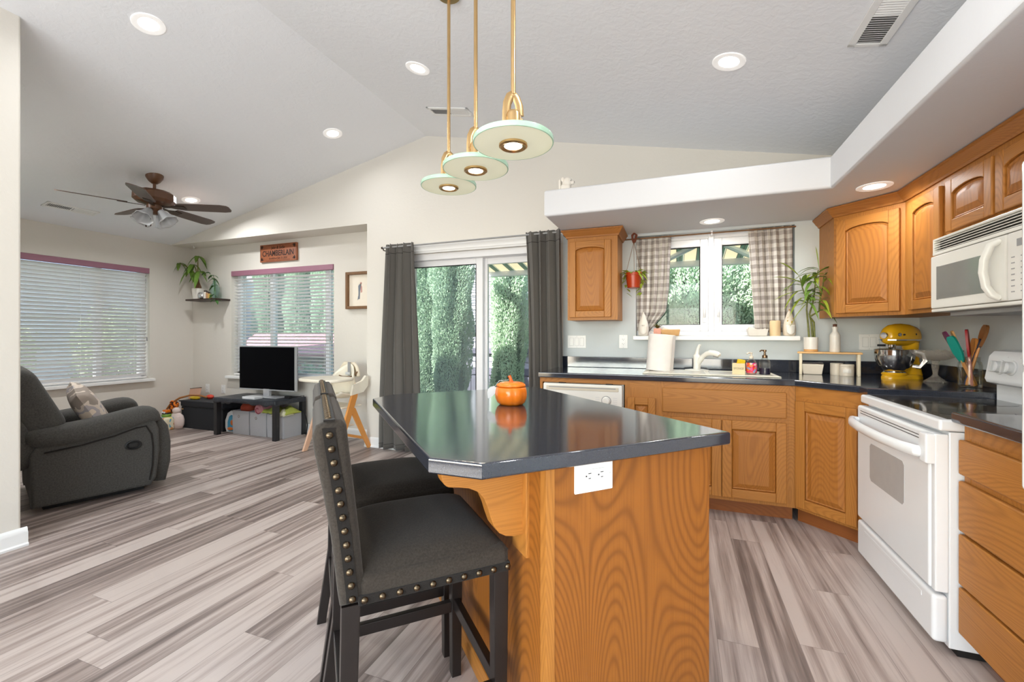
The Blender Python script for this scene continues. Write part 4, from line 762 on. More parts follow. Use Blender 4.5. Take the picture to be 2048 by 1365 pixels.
# utensil jar
jx,jy=1.468,3.06
t=thing('utensil_jar','clear glass jar full of cooking utensils beside the range','jar',(jx,jy,ZC)); t.scale=(.80,.80,.95); obj('glass_jar',B().lathe([(.050,0),(.058,.005),(.061,.02),(.061,.125),(.056,.145),(.050,.150),(.050,.168),(.053,.17),(.050,.172),(.047,.168),(.047,.15),(.057,.12),(.057,.02),(0,.008)],seg=32),M['gclear'],t,smooth=50)
def utensil(name,label,cat,a,b_,hm,head,matb,wd,th,Lh,rl=0):
    """a,b_: foot and tip points; head blade at the tip end"""
    a=(.72*a[0]+.34*a[1],-.34*a[0]+.72*a[1]); b_=(.9*b_[0]+.43*b_[1],-.43*b_[0]+.9*b_[1],b_[2])
    p0=Vector((jx+a[0],jy+a[1],ZC+.012)); p1=Vector((jx+b_[0],jy+b_[1],ZC+b_[2])); d=(p1-p0); L=d.length; q=d.to_track_quat('Z','Y').to_matrix().to_4x4()
    o=thing(name,label,cat,p0); o.rotation_euler=(Matrix.Translation(p0)@q@Matrix.Rotation(rl,4,'Z')).to_euler(); o.rotation_euler=(q@Matrix.Rotation(rl,4,'Z')).to_euler()
    obj('handle',B().tube([(0,0,0),(0,0,.02),(0,0,L*.5),(0,0,L-Lh*.9)],[.006,.0085,.007,.0065],8),hm,o)
    pr=[(.2,0),(.62,.12),(1,.4),(1,.75),(.85,.94),(.5,1)] if head!='round' else [(.25,0),(.6,.2),(.95,.48),(1,.7),(.8,.9),(.35,1)]
    vs=[]
    for k,h in pr: vs+=[(-wd*k/2,-th*.5,L-Lh+Lh*h),(0,-th*.5-th*.2*k,L-Lh+Lh*h),(wd*k/2,-th*.5,L-Lh+Lh*h),(wd*k/2,th*.5,L-Lh+Lh*h),(0,th*.5-(th*.5*k if head=='round' else 0),L-Lh+Lh*h),(-wd*k/2,th*.5,L-Lh+Lh*h)]
    n=len(pr); obj('blade' if head!='round' else 'spoon_bowl',B().add(vs,[(j*6+i,j*6+(i+1)%6,j*6+6+(i+1)%6,j*6+6+i) for j in range(n-1) for i in range(6)]+[(5,4,3,2,1,0),tuple((n-1)*6+i for i in range(6))]),matb,o,smooth=60); return o
U=lambda n,c:plain(n,srgb(*c),.4)
utensil('spatula','turquoise spatula leaning left out of the utensil jar','spatula',(.022,-.02),(-.075,-.03,.275),M['beech'],'flat',U('turquoise_silicone',(20,150,134)),.052,.010,.15,.6)
utensil('spatula','purple spatula behind the turquoise one in the jar','spatula',(.03,.0),(-.10,.015,.300),M['beech'],'flat',U('purple_silicone',(104,44,78)),.055,.010,.12,.4)
utensil('spatula','wooden-backed spatula leaning far left in the utensil jar','spatula',(.03,.025),(-.07,.03,.305),M['beech'],'flat',M['woodlt'],.045,.008,.14,.3)
utensil('spatula','red spatula in the middle of the utensil jar','spatula',(.01,-.025),(-.012,-.005,.312),U('pink_handle',(206,140,130)),'flat',U('red_silicone',(168,30,34)),.046,.010,.15,.5)
utensil('wooden_spoon','tall wooden spoon at the right of the utensil jar','spoon',(-.015,-.01),(.060,.0,.335),M['beech'],'round',plain('oiled_spoon_wood',srgb(150,98,54),.5,var=.15),.050,.014,.12,.3)
utensil('wooden_spoon','pale wooden spoon upright in the jar behind the red spatula','spoon',(-.005,.02),(.018,.02,.265),M['woodlt'],'round',M['beech'],.04,.012,.10,.3)
utensil('ladle','dark blue ladle between the red spatula and tall spoon','ladle',(-.02,.01),(.040,.005,.262),U('blue_handle',(40,62,110)),'round',U('navy_nylon',(30,40,66)),.034,.014,.08,.2)
# wall plates
outlet('light_switch','white triple switch plate beside the right grey curtain',(-.835,YN,1.137),(0,0,0),.165,.112,'switch',3)
outlet('power_outlet','white outlet plate left of the paper towel roll',(-.431,YN,1.140),(0,0,0),.072,.116)
outlet('light_switch','white double switch plate left of the yellow mixer',(1.294,YN,1.145),(0,0,0),.118,.114,'switch',2)
outlet('power_outlet','white outlet plate partly behind the yellow mixer',(1.396,YN,1.150),(0,0,0),.072,.116)
# ---------------------------------------------------------------- lights and vents
def onceil(x,y): return (x,y,zc(x))
def ctilt(x): return math.atan(.2103) if x<-2.383 else -math.atan(.2025)
def downlight(label,x,y,z=None,e=6.5,spot=True,r=.085):
    flat=z is not None; z=z if flat else zc(x); ang=0 if flat else ctilt(x)
    t=thing('recessed_downlight',label,'ceiling light',(x,y,z),group='recessed downlights',rot=(0,-ang,0))
    obj('trim_ring',B().lathe([(r,.001),(r,-.004),(r*.93,-.007),(r*.62,-.003),(r*.62,.001)],seg=36,ring=True),M['led2'],t); obj('lens',B().lathe([(r*.625,-.002),(0,-.0021)],seg=32),M['led'],t)
    lamp('downlight_lamp','AREA',(0,0,-.012),(0,0,0),e,(.97,.99,1),t,shape='DISK',size=r*1.3,spread=R(165)); return t
downlight('downlight in the ceiling corner above the left wall end',-3.01,1.715,e=7.5)
downlight('downlight between the left pendant rod and the ceiling ridge',-1.72,2.67,e=2.6)
downlight('small-looking downlight above the fan side of the vault',-3.02,3.25,e=4)
downlight('downlight over the sink side of the vault, left of the large vent',.265,2.65,e=2.2)
downlight('downlight right behind the ceiling fan blades',-4.98,3.25,e=20)
downlight('downlight in the soffit above the sink window',.247,3.62,2.055,4.2)
downlight('downlight in the soffit in front of the corner wall cabinet',1.065,3.10,2.055,4.2)
downlight('unseen downlight added to brighten the living area behind the left wall end',-4.98,1.75,e=16)  # extra lamp out of view, added to lift the living area
downlight('unseen downlight added above the island to brighten the kitchen',.3,1.4,e=6.5)  # extra lamp out of view, added to light floor and range
for x,y in((-3.0,.1),(-1.0,-.9)): downlight('unseen fill downlight added in the ceiling behind the camera',x,y,e=4)  # unseen lamps added as general fill
def vent(label,x,y,L,w,split,rz=0):
    t=thing('air_vent',label,'air vent',(x,y,zc(x)),rot=(0,-ctilt(x),0)); h=t
    def bx(nm,q,mt,par=None): return obj(nm,B().box(*q),mt,par or t,bevel=.002)
    b=B(); f=.022
    b.box(-w/2,-L/2,-.008,w/2,-L/2+f,.0); b.box(-w/2,L/2-f,-.008,w/2,L/2,0); b.box(-w/2,-L/2,-.008,-w/2+f*1.4,L/2,0); b.box(w/2-f*1.4,-L/2,-.008,w/2,L/2,0); b.box(-w/2,-.006,-.007,w/2,.006,0)
    obj('vent_frame',b,M['white'],t,bevel=.002); obj('vent_opening',B().box(-w/2+.02,-L/2+.015,-.002,w/2-.02,L/2-.015,-.0005),plain('vent_shadow_grey',srgb(110,108,106),.8),t,smooth=0)
    b=B(); n=12
    for s_ in(-1,1):
        for i in range(n):
            y_=s_*(.012+(L/2-f-.014)*(i+.5)/n); k=.006*s_*split
            b.add([(-w/2+.03,y_-k,-.0075),(w/2-.03,y_-k,-.0075),(w/2-.03,y_+k*.6,-.002),(-w/2+.03,y_+k*.6,-.002)],[(0,1,2,3)])
    obj('louvres',b,M['white'],t,smooth=0,solid=.0012); return t
vent('white ceiling vent at the upper right beside the soffit',.84,2.32,.43,.155,1)
t=vent('white ceiling vent between the two left pendant rods',-1.81,3.315,.40,.15,1); t.rotation_euler=(0,-ctilt(-1.8),0); 
t.rotation_euler=(Matrix.Rotation(-ctilt(-1.8),4,'Y')@Matrix.Rotation(-PI/2,4,'Z')).to_euler()
vent('white ceiling vent left of the ceiling fan',-5.83,2.62,.42,.13,-1)
tag(obj('ceiling_hook',B().tube([(0,0,.02),(0,0,-.01),(.012,0,-.022),(.02,0,-.012),(.02,0,-.004)],.004,8),M['white'],loc=(-6.08,4.0,2.385)),'small white hook in the alcove ceiling corner','hook')
# pendants
def pendant(label,x,y,z):
    t=thing('pendant_light',label,'pendant light',(x,y,z),PI/4,'brass disc pendants over the island'); h=zc(x)-z
    obj('rod',B().cyl((0,0,.17),(0,0,h),.0085,None,12),M['brass'],t); obj('ceiling_cap',B().lathe([(.06,h-.02),(.06,h),(0,h)],seg=24),M['brass'],t)
    br=obj('yoke_bracket',B().tube([(-.026,0,.018),(-.026,0,.10),(-.023,0,.135),(-.012,0,.160),(0,0,.172),(.012,0,.160),(.023,0,.135),(.026,0,.10)],.006,8,flat=2.6),M['brass'],t); obj('pivot_knob',B().cyl((-.034,0,.085),(.034,0,.085),.007,None,10),M['brass'],br)
    hs=obj('lamp_housing',B().lathe([(.040,-.012),(.042,.0),(.040,.015),(.030,.020),(.028,.095),(.022,.108),(0,.109)],seg=28),M['brass'],t,smooth=40); obj('lens_ring',B().lathe([(.050,-.006),(.050,-.013),(.044,-.017),(.036,-.013),(.036,-.006)],seg=32,ring=True),M['brass'],hs)
    obj('lens',B().lathe([(.036,-.011),(.02,-.0145),(0,-.015)],seg=28),M['bulb'],hs)
    d=obj('glass_disc',B().lathe([(.042,-.005),(.137,-.005),(.137,.013),(.042,.013),(.042,-.005)],seg=56),M['disc'],t); obj('disc_edge',B().lathe([(.1372,-.005),(.1405,-.0045),(.1415,-.002),(.1415,.010),(.1405,.0125),(.1372,.013),(.1372,-.005)],seg=56),M['discedge'],d)
    lamp('pendant_lamp','AREA',(0,0,-.024),(0,0,0),2.5,(1,.86,.66),t,shape='DISK',size=.06); return t
pendant('largest and nearest of the three brass disc pendants',-.536,1.435,1.868); pendant('middle one of the three brass disc pendants',-.812,1.712,1.915); pendant('lowest-looking farthest brass disc pendant of the three',-1.098,1.993,1.963)
# ceiling fan
fx,fy=-4.72,2.74; fz=zc(fx)
fan=thing('ceiling_fan','five-blade walnut ceiling fan with glass shades over the recliner','ceiling fan',(fx,fy,fz))
obj('canopy',B().lathe([(0,-.075),(.022,-.074),(.045,-.055),(.068,-.02),(.074,.02),(0,.02)],seg=28),M['fanwood'],fan); obj('downrod',B().cyl((0,0,-.15),(0,0,-.06),.013),M['fanwood'],fan)
obj('motor_housing',B().lathe([(.02,-.135),(.06,-.142),(.13,-.150),(.165,-.175),(.168,-.235),(.14,-.262),(.08,-.278),(.05,-.282)],seg=12),M['fanwood'],fan,smooth=20); obj('switch_housing',B().lathe([(.05,-.275),(.062,-.285),(.062,-.32),(.045,-.335),(.03,-.37),(0,-.375)],seg=24),M['fanwood'],fan)
for i in range(5):
    a=R(30+72*i); bl=B(); bl.M=T(rz=a)@T(.0,0,-.288,rx=R(-13))
    out=[(.20,-.05),(.24,-.062),(.40,-.066),(.60,-.068),(.655,-.055),(.67,-.03),(.67,.03),(.655,.055),(.60,.068),(.40,.066),(.24,.062),(.20,.05)]
    bl.prism(out,-.004,.004,'z'); q=obj('blade',bl,M['fanblade'],fan); bk=B(); bk.M=T(rz=a)@T(.0,0,-.288,rx=R(-13)); bk.prism([(.07,-.02),(.14,-.012),(.19,-.035),(.27,-.03),(.27,.03),(.19,.035),(.14,.012),(.07,.02)],-.010,-.004,'z'); obj('blade_bracket',bk,M['fangrey'],q)
for i in range(4):
    a=R(22+90*i); s_=B(); s_.M=T(rz=a)@T(.055,0,-.335,ry=R(-38)); s_.tube([(0,0,.02),(0,0,-.02)],.016,10); ar=obj('shade_fitter',s_,M['fanwood'],fan)
    g=B(); g.M=T(rz=a)@T(.058,0,-.342,ry=R(-38)); g.grid(lambda u,v:((.028+.052*v**1.2+.006*math.cos(u*12*PI)*v**3)*math.cos(u*2*PI),(.028+.052*v**1.2+.006*math.cos(u*12*PI)*v**3)*math.sin(u*2*PI),-.128*v),36,9,cu=True); obj('glass_shade',g,M['frost'],ar,smooth=180,solid=.003)
for x in(-.03,.035): obj('pull_chain',B().cyl((x,-.045,-.30),(x,-.055,-.47),.0025,None,6).lathe([(.003,-.50),(.008,-.49),(.004,-.465)],(x,-.055,0),8),M['fangrey'],fan)
# ---------------------------------------------------------------- window dressings
def drape(name,label,cat,x0t,x1t,x0b,x1b,zt,zb,y,amp,folds,mat,seed,head=None,waist=None,thick=.003,side=0):
    rg_=random.Random(seed); ph=[rg_.uniform(-.35,.35) for _ in range(folds*2+2)]; am=[rg_.uniform(.55,1.1) for _ in range(folds*2+2)]
    def fn(u,v):
        z=zt+(zb-zt)*v; k=v**.8; a=x0t+(x0b-x0t)*k; c=x1t+(x1b-x1t)*k
        if waist: a,c=waist(v,a,c)
        i=int(u*folds*2); th=u*folds*2*PI+ph[min(i,len(ph)-1)]*0+.5*math.sin(v*3+u*9+seed); am_=amp*(.55+.45*math.sin(u*7+seed)**2)*(1-.25*math.exp(-v*14))
        x=a+(c-a)*u+.35*amp*math.sin(2*th)*.5; return (x,y+am_*math.sin(th)+.01*math.sin(v*5+u*4),z+.004*math.sin(th*2)*(1 if v in(0,1) else 0))
    t=thing(name,label,cat,(0,0,0)); obj('curtain_cloth',B().grid(fn,folds*14+1,34),mat,t,smooth=180,solid=thick); return t,fn
YC=3.755
t,fn=drape('curtain','dark grey curtain gathered left of the sliding door','curtain',-2.80,-2.455,-2.875,-2.40,2.125,.03,YC,.050,4,M['curtain'],3)
obj('rod_pocket_seam',B().tube([(fn(i/56,.045)[0],fn(i/56,.045)[1]-.004,fn(i/56,.045)[2]) for i in range(57)],.002,4),M['piping'],t)
obj('bottom_hem',B().tube([(fn(i/56,.975)[0],fn(i/56,.975)[1]-.004,fn(i/56,.975)[2]) for i in range(57)],.0018,4),M['piping'],t)
t,fn=drape('curtain','dark grey curtain hanging right of the sliding door by the worktop','curtain',-1.29,-.945,-1.22,-.93,2.125,.03,YC-.01,.046,4,M['curtain'],8)
obj('rod_pocket_seam',B().tube([(fn(i/56,.045)[0],fn(i/56,.045)[1]-.004,fn(i/56,.045)[2]) for i in range(57)],.002,4),M['piping'],t)
t=thing('curtain_rod','thin dark curtain rod spanning above the sliding door','curtain rod',(0,0,0)); obj('rod',B().cyl((-2.84,YC,2.095),(-.93,YC,2.105),.008,None,10),M['grey'],t); obj('finial',B().sph((-2.845,YC,2.095),.013,10),M['fangrey'],t); obj('finial',B().sph((-.922,YC,2.105),.013,10),M['fangrey'],t)
for x in(-2.83,-.928): obj('wall_bracket',B().tube([(x,YC,2.098),(x,YC,2.07),(x,YN,2.07)],.006,8),M['fangrey'],t)
def gingham():
    m=N('grey_gingham'); tc=m.t.nodes.new('ShaderNodeTexCoord'); sp=m.n('SeparateXYZ'); m.t.links.new(tc.outputs['UV'],sp.inputs[0])
    a=m.math('GREATER_THAN',m.math('FRACT',sp.outputs[0]),.5); b_=m.math('GREATER_THAN',m.math('FRACT',sp.outputs[1]),.5); s_=m.math('MULTIPLY',m.math('ADD',a,b_),.5)
    c=m.ramp(s_,[(0,srgb(244,240,234)),(.5,srgb(214,207,201)),(1,srgb(178,168,162))]); m.p(Base_Color=c,Roughness=.9,Specular_IOR_Level=.1)
    tl=m.n('BsdfTranslucent'); m.t.links.new(c,tl.inputs[0]); mx=m.n('MixShader'); mx.inputs[0].default_value=.28; m.t.links.new(m.b.outputs[0],mx.inputs[1]); m.t.links.new(tl.outputs[0],mx.inputs[2]); m.t.links.new(mx.outputs[0],m.out.inputs[0]); return m.mat
M['ging']=gingham()
def uvgrid(o,nu,nv,su,sv):
    me=o.data; uv=me.uv_layers.new(name='cloth')
    for p in me.polygons:
        for li in p.loop_indices:
            vi=me.loops[li].vertex_index; uv.data[li].uv=((vi%nu)/(nu-1)*su,(vi//nu)/(nv-1)*sv)
def cafe(name,label,fnw,zt,zb,folds,seed,su,sv):
    t,fn=drape(name,label,'curtain',0,1,0,1,zt,zb,3.878,.020,folds,M['ging'],seed,waist=fnw,thick=.0015); o=t.children[0]; uvgrid(o,folds*14+1,34,su,sv); return t
cafe('window_curtain','grey gingham curtain drawn to the left side of the sink window',lambda v,a,c:(-.322+a*.0,-.048-.03*v-.06*max(0,v-.55)-.55*max(0,v-.80)) ,2.024,1.235,5,4,6.0,13)
cafe('window_curtain','grey gingham curtain drawn to the right side of the sink window',lambda v,a,c:(.522+.05*v,.824),2.030,1.222,6,9,7.0,13)
t=thing('window_curtain_rod','thin brown rod above the sink window from cabinet to corner','curtain rod',(0,0,0)); obj('rod',B().cyl((-.44,3.85,2.012),(.84,3.85,2.018),.006,None,10),M['frame'],t); obj('rod_hook',B().box(.255,3.845,2.0,.268,3.93,2.034,.002),M['vinyl'],t)
# blinds
def blind(name,label,w,z0,z1,loc,rz,tilt,pitch=.042,cord=.12):
    t=thing(name,label,'window blind',loc,rz,'horizontal blinds'); obj('valance',B().box(-w/2-.004,-.035,z1-.065,w/2+.004,.01,z1,.003),M['valance'],t); obj('head_rail',B().box(-w/2+.01,.012,z1-.05,w/2-.01,.05,z1-.005),M['white'],t)
    b=B(); z=z0+.05; c_,s_=math.cos(tilt)*.025,math.sin(tilt)*.025
    while z<z1-.075:
        for y0,za,y1,zb in((-c_,-s_,0,.0022),(0,.0022,c_,s_)): b.add([(-w/2+.01,.02+y0,z+za),(w/2-.01,.02+y0,z+za),(w/2-.01,.02+y1,z+zb),(-w/2+.01,.02+y1,z+zb)],[(0,1,2,3)])
        z+=pitch
    obj('slats',b,M['blind'],t,smooth=0,solid=.0025); obj('bottom_rail',B().box(-w/2+.01,-.005,z0+.005,w/2-.01,.045,z0+.025,.003),M['blind'],t)
    b=B(); n=4
    for i in range(n):
        x=-w/2+.15+(w-.3)*i/(n-1)
        for y in(-.008,.048): b.cyl((x,y,z0+.02),(x,y,z1-.06),.0012,None,5)
    obj('ladder_cords',b,M['white'],t); q=obj('pull_cord',B().cyl((w/2-.03,-.04,z1-.07),(w/2-.03,-.04,z0+.52),.0014,None,5),M['white'],t); obj('cord_tassel',B().lathe([(.004,z0+.47),(.008,z0+.48),(.006,z0+.515),(.002,z0+.525)],(w/2-.03,-.04,0),10),M['grey'],q); return t
blind('window_blind','open white slat blind with a mauve valance behind the television',1.70,.665,2.045,(-4.69,4.165,0),0,R(-20))
blind('window_blind','half-closed white slat blind with a mauve valance on the wide window',1.87,.65,2.048,(-6.335,2.663,0),PI/2,R(-46))
# sill things
ys=3.812; zs=1.19
def gnome(label,x,s,mat,spots,beard):
    t=thing('gnome_figurine',label,'figurine',(x,ys,zs)); b=B(); pr=[(.030,0),(.040,.01),(.043,.05),(.040,.085),(.032,.12),(.018,.165),(.006,.19),(.003,.198)]
    obj('gnome_body',b.lathe([(r*s,z*s) for r,z in pr],seg=24,sy=.8),mat,t,smooth=180); obj('beard',B().grid(lambda u,v:(s*(u-.5)*.062*(1-v*.2),-s*(.034+.008*math.sin(u*PI)),s*(.082-.074*v*(.75+.25*math.sin(u*PI)))),13,8),beard,t,smooth=180,solid=.004); obj('nose',B().sph((0,-.040*s,.088*s),.009*s,10),mat,t)
    if spots:
        b=B(); q=random.Random(3)
        for k in range(9):
            a=R(-150+q.uniform(0,120)); z=q.uniform(.095,.165); r=(.040-(z-.085)*.36)*1.02; b.sph((r*s*math.cos(a),r*s*.8*math.sin(a),z*s),(.006*s,.004*s,.008*s),8)
        obj('hat_spots',b,plain('mustard_spots',srgb(196,160,70),.6),t); obj('hat_tip',B().lathe([(.006*s,.185*s),(.004*s,.20*s),(0,.205*s)],seg=10),M['woodlt'],t)
    return t
gnome('white ceramic gnome at the left end of the window sill',-.262,1.0,M['white_cer'],False,M['white_cer']); gnome('cream gnome with mustard spotted hat at the right end of the sill',.790,1.0,M['cer'],True,M['white_cer'])
t=thing('succulent_pot','small pink pot with a dark succulent beside the left gnome','potted plant',(-.150,ys-.01,zs)); b=B(); b.box(-.030,-.03,0,.030,.03,.062,.004); obj('pink_pot',b,M['pinkpot'],t); b=B(); q=random.Random(2)
for k in range(16): a=k*2.4; b.leaf((0,0,.058),(math.cos(a),math.sin(a),.5+.06*k),.05+.015*q.random(),.014,.2)
obj('leaves',b,plain('bronze_leaf',srgb(92,86,34),.4,var=.5,vs=60),t,smooth=180); obj('pot_feet',B().box(-.03,-.031,-.0,-.02,.0,.006).box(.02,-.031,0,.03,0,.006),M['pinkpot'],t)
tag(obj('ring_ornament',B().tube([(.016*math.cos(a*.39),0,.016+.016*math.sin(a*.39)) for a in range(16)],.003,6,closed=True),M['white_cer'],loc=(-.198,ys-.04,zs+.003)),'small white ring ornament between the left gnome and the pink pot','ornament')
def tray(name,label,x,w,mat,in_):
    t=thing(name,label,'soap dish',(x,ys-.01,zs)); b=B(); vs=[]
    for z,k in((0,.84),(.052,1.0),(.052,.93),(.014,.80)): vs+=[(sx*w*k/2,sy*.042*k,z) for sx,sy in((-1,-1),(1,-1),(1,1),(-1,1))]
    b.add(vs,[(3,2,1,0)]+[(j*4+i,j*4+(i+1)%4,j*4+4+(i+1)%4,j*4+4+i) for j in range(3) for i in range(4)]+[(12,13,14,15)]); obj('dish_body',b,mat,t,bevel=.003); obj('folded_cloth',B().grid(lambda u,v:((u-.5)*w*.84,(v-.5)*.066,.046+.018*math.sin(u*5+v*3)*math.sin(v*PI)),14,8),in_,t,smooth=180,solid=.006); return t
tray('sill_dish','tan wooden dish with a folded cloth on the window sill',-.050,.15,M['woodlt'],M['creamcloth']); tray('sill_dish','white dish with a crumpled cloth left of the candle on the sill',.575,.14,M['white_cer'],M['creamcloth'])
t=thing('pillar_candle','cream pillar candle on the sill beside the spotted gnome','candle',(.696,ys,zs)); obj('wax_body',B().lathe([(.033,0),(.036,.004),(.036,.108),(.032,.116),(.014,.113),(0,.112)],seg=28),M['wax'],t); obj('wick',B().cyl((0,0,.112),(.001,0,.122),.0012,None,5),M['rub'],t)
# hanging planter
t=thing('hanging_planter','russet pot with trailing plant hung from the rod at the left cabinet','hanging planter',(-.335,3.735,1.585)); pt=obj('hanging_pot',B().lathe([(.046,0),(.050,.003),(.062,.10),(.066,.102),(.066,.125),(.061,.125),(.058,.105),(.046,.01),(0,.01)],seg=28),M['terra'],t); obj('soil',B().lathe([(.058,.108),(0,.112)],seg=18),M['soil'],pt)
obj('hanger_cord',B().cyl((-.062,0,.12),(.0,.02,.385),.0018,None,6).cyl((.062,0,.12),(.0,.02,.385),.0018,None,6).cyl((0,.06,.12),(.0,.02,.385),.0018,None,6),M['frame'],t); obj('strap_loop',B().tube([(0,.02,.375),(-.012,.035,.41),(-.016,.05,.445),(0,.065,.465),(.018,.06,.45),(.012,.035,.41),(.004,.02,.38)],.010,8,flat=.35),plain('leather_strap',srgb(116,60,40),.5),t)
b=B(); q=random.Random(8)
for k in range(34):
    a=q.uniform(0,2*PI); r=q.uniform(.0,.055); b.leaf((r*math.cos(a),r*math.sin(a),.118),(math.cos(a),math.sin(a),q.uniform(.1,1.1)),q.uniform(.06,.105),q.uniform(.03,.042),q.uniform(.3,1.3))
for a0 in(-.3,2.7,.4):
    for k in range(5): b.leaf((.066*math.cos(a0),.066*math.sin(a0)-.01,.10-.035*k),(math.cos(a0+k),math.sin(a0+k)-.3,-.4),.05,.026,.3)
obj('trailing_leaves',b,M['leafY'],t,smooth=180)
# figurine on the soffit ledge
t=thing('sheep_figurine','small white ceramic animal figurine on the soffit ledge','figurine',(-.775,3.17,2.247)); obj('body',B().box(-.03,-.03,0,.045,.03,.065,.02,3).sph((.02,-.01,.075),(.04,.032,.036),14).sph((.058,-.012,.068),(.02,.018,.016),10),M['white_cer'],t,smooth=60); obj('ear',B().sph((-.01,-.035,.09),(.012,.006,.018),8).sph((-.005,.02,.095),(.012,.006,.018),8),M['white_cer'],t); obj('face_marks',B().sph((.05,-.030,.078),(.004,.003,.003),6).sph((.074,-.02,.066),(.004,.004,.003),6),M['slot'],t); obj('upright_back',B().box(-.045,-.02,0,-.028,.03,.10,.006),M['white_cer'],t)
# ---------------------------------------------------------------- recliner
rc=thing('recliner','dark grey upholstered recliner by the wide window','armchair',(-4.285,2.065,0),R(-18.7)); RM=M['recl']
# local: +y forward, +x the right arm (towards the camera)
pr=[(-.36,.045),(.26,.045),(.295,.10),(.315,.30),(.31,.47),(.285,.545),(.25,.565),(.20,.545),(.0,.49),(-.20,.455),(-.34,.45),(-.37,.40)]
for s_ in(1,-1):
    x0,x1=(.27,.455) if s_>0 else (-.455,-.27); pnl=obj('arm_panel',B().prism(pr,x0,x1,'x',r=.022,seg=3),RM,rc,smooth=50)
    c=[(-.40,.515),(-.30,.50),(-.15,.505),(.02,.535),(.14,.565),(.24,.588),(.30,.578),(.33,.55)]; x=s_*.372
    b=B(); n=18; vs=[]
    for i,(y,z) in enumerate(c):
        h=[.055,.075,.078,.078,.076,.068,.055,.022][i]; w=[.10,.115,.12,.12,.12,.115,.105,.06][i]
        vs+=[(x+w*math.copysign(abs(math.cos(2*PI*k/n))**.7,math.cos(2*PI*k/n)),y,z+h*math.copysign(abs(math.sin(2*PI*k/n))**.8,math.sin(2*PI*k/n))) for k in range(n)]
    b.add(vs,[(j*n+k,j*n+(k+1)%n,(j+1)*n+(k+1)%n,(j+1)*n+k) for j in range(len(c)-1) for k in range(n)]+[tuple(range(n))[::-1],tuple((len(c)-1)*n+k for k in range(n))]); obj('arm_pad',b,RM,rc,smooth=180,sub=1)
    obj('front_roll',B().tube([(s_*.365,.285,.06),(s_*.365,.312,.20),(s_*.365,.314,.34),(s_*.365,.30,.46),(s_*.365,.275,.52)],[.085,.088,.088,.086,.07],14,flat=.45),RM,pnl,smooth=180)
    if s_>0:
        st_=B().tube([(.459,.250,.09),(.459,.268,.20),(.459,.272,.34),(.459,.262,.44),(.459,.23,.505),(.459,.17,.50),(.459,.05,.462),(.459,-.12,.428),(.459,-.30,.408)],.006,6); obj('panel_seam',st_,M['piping'],pnl,smooth=180)
        hd=obj('release_lever',B().lathe([(.050,0),(.050,.008),(.040,.012),(.032,.004),(0,.003)],seg=24,sx=1,sy=.72),M['rub'],rc,loc=(.456,.155,.375),rot=(0,PI/2,0)); hd.rotation_euler=(R(90),0,R(90)); obj('lever_paddle',B().box(-.028,-.014,.006,.022,.014,.016,.005),M['rub'],hd)
obj('seat_base',B().box(-.27,-.36,.06,.27,.33,.36,.02),RM,rc); obj('seat_cushion',B().box(-.27,-.28,.34,.27,.40,.49,.06,4),RM,rc,smooth=60); obj('footrest_panel',B().box(-.268,.33,.08,.268,.40,.40,.03,3),RM,rc,smooth=60)
b=B(); b.M=T(0,-.36,.36,rx=R(20)); b.box(-.44,-.13,-.0,.44,.06,.50,.05,4); obj('backrest_shell',b,RM,rc,smooth=60)
b=B(); b.M=T(0,-.27,.49,rx=R(24)); b.box(-.43,-.12,.0,.43,.12,.50,.09,5); obj('back_pillow',b,RM,rc,smooth=60)
b=B(); b.M=T(0,-.30,.36,rx=R(22)); b.box(-.435,-.20,-.02,.435,.04,.32,.06,4); obj('back_wing',b,RM,rc,smooth=60)
obj('base_frame',B().box(-.34,-.30,.0,.34,.24,.07),M['rub'],rc)
def local(o,x,y,z): c_,s_=math.cos(o.rotation_euler.z),math.sin(o.rotation_euler.z); return (o.location.x+x*c_-y*s_,o.location.y+x*s_+y*c_,o.location.z+z)
m=N('patchy_cushion_print'); v=m.coord(); m.p(Base_Color=m.ramp(m.noise(v,9,2),[(.35,srgb(150,138,128)),(.45,srgb(206,192,178)),(.55,srgb(168,160,160)),(.65,srgb(214,196,176))],'CONSTANT'),Roughness=.95)
b=B().grid(lambda u,v:(.20*(2*u-1)*(1-.10*(1-abs(2*v-1)**2)),.075*((1-(2*u-1)**4)*(1-(2*v-1)**4))**.5,.20*(2*v-1)*(1-.10*(1-abs(2*u-1)**2))),17,17); b.grid(lambda u,v:(.20*(2*u-1)*(1-.10*(1-abs(2*v-1)**2)),-.075*((1-(2*u-1)**4)*(1-(2*v-1)**4))**.5,.20*(2*v-1)*(1-.10*(1-abs(2*u-1)**2))),17,17)
tag(obj('throw_pillow',b,m.mat,loc=local(rc,.10,-.04,.63),rot=(R(28),R(12),R(-18.7)),smooth=180),'patterned beige throw pillow propped in the recliner seat','pillow')
tag(obj('folded_blanket',B().box(-.13,-.10,0,.13,.10,.07,.03,3),fabric('blue_fleece',srgb(90,122,146),srgb(130,160,180),200),loc=local(rc,.12,.20,.49),rot=(0,0,R(-10)),smooth=60),'folded blue blanket on the recliner seat in front of the pillow','blanket')
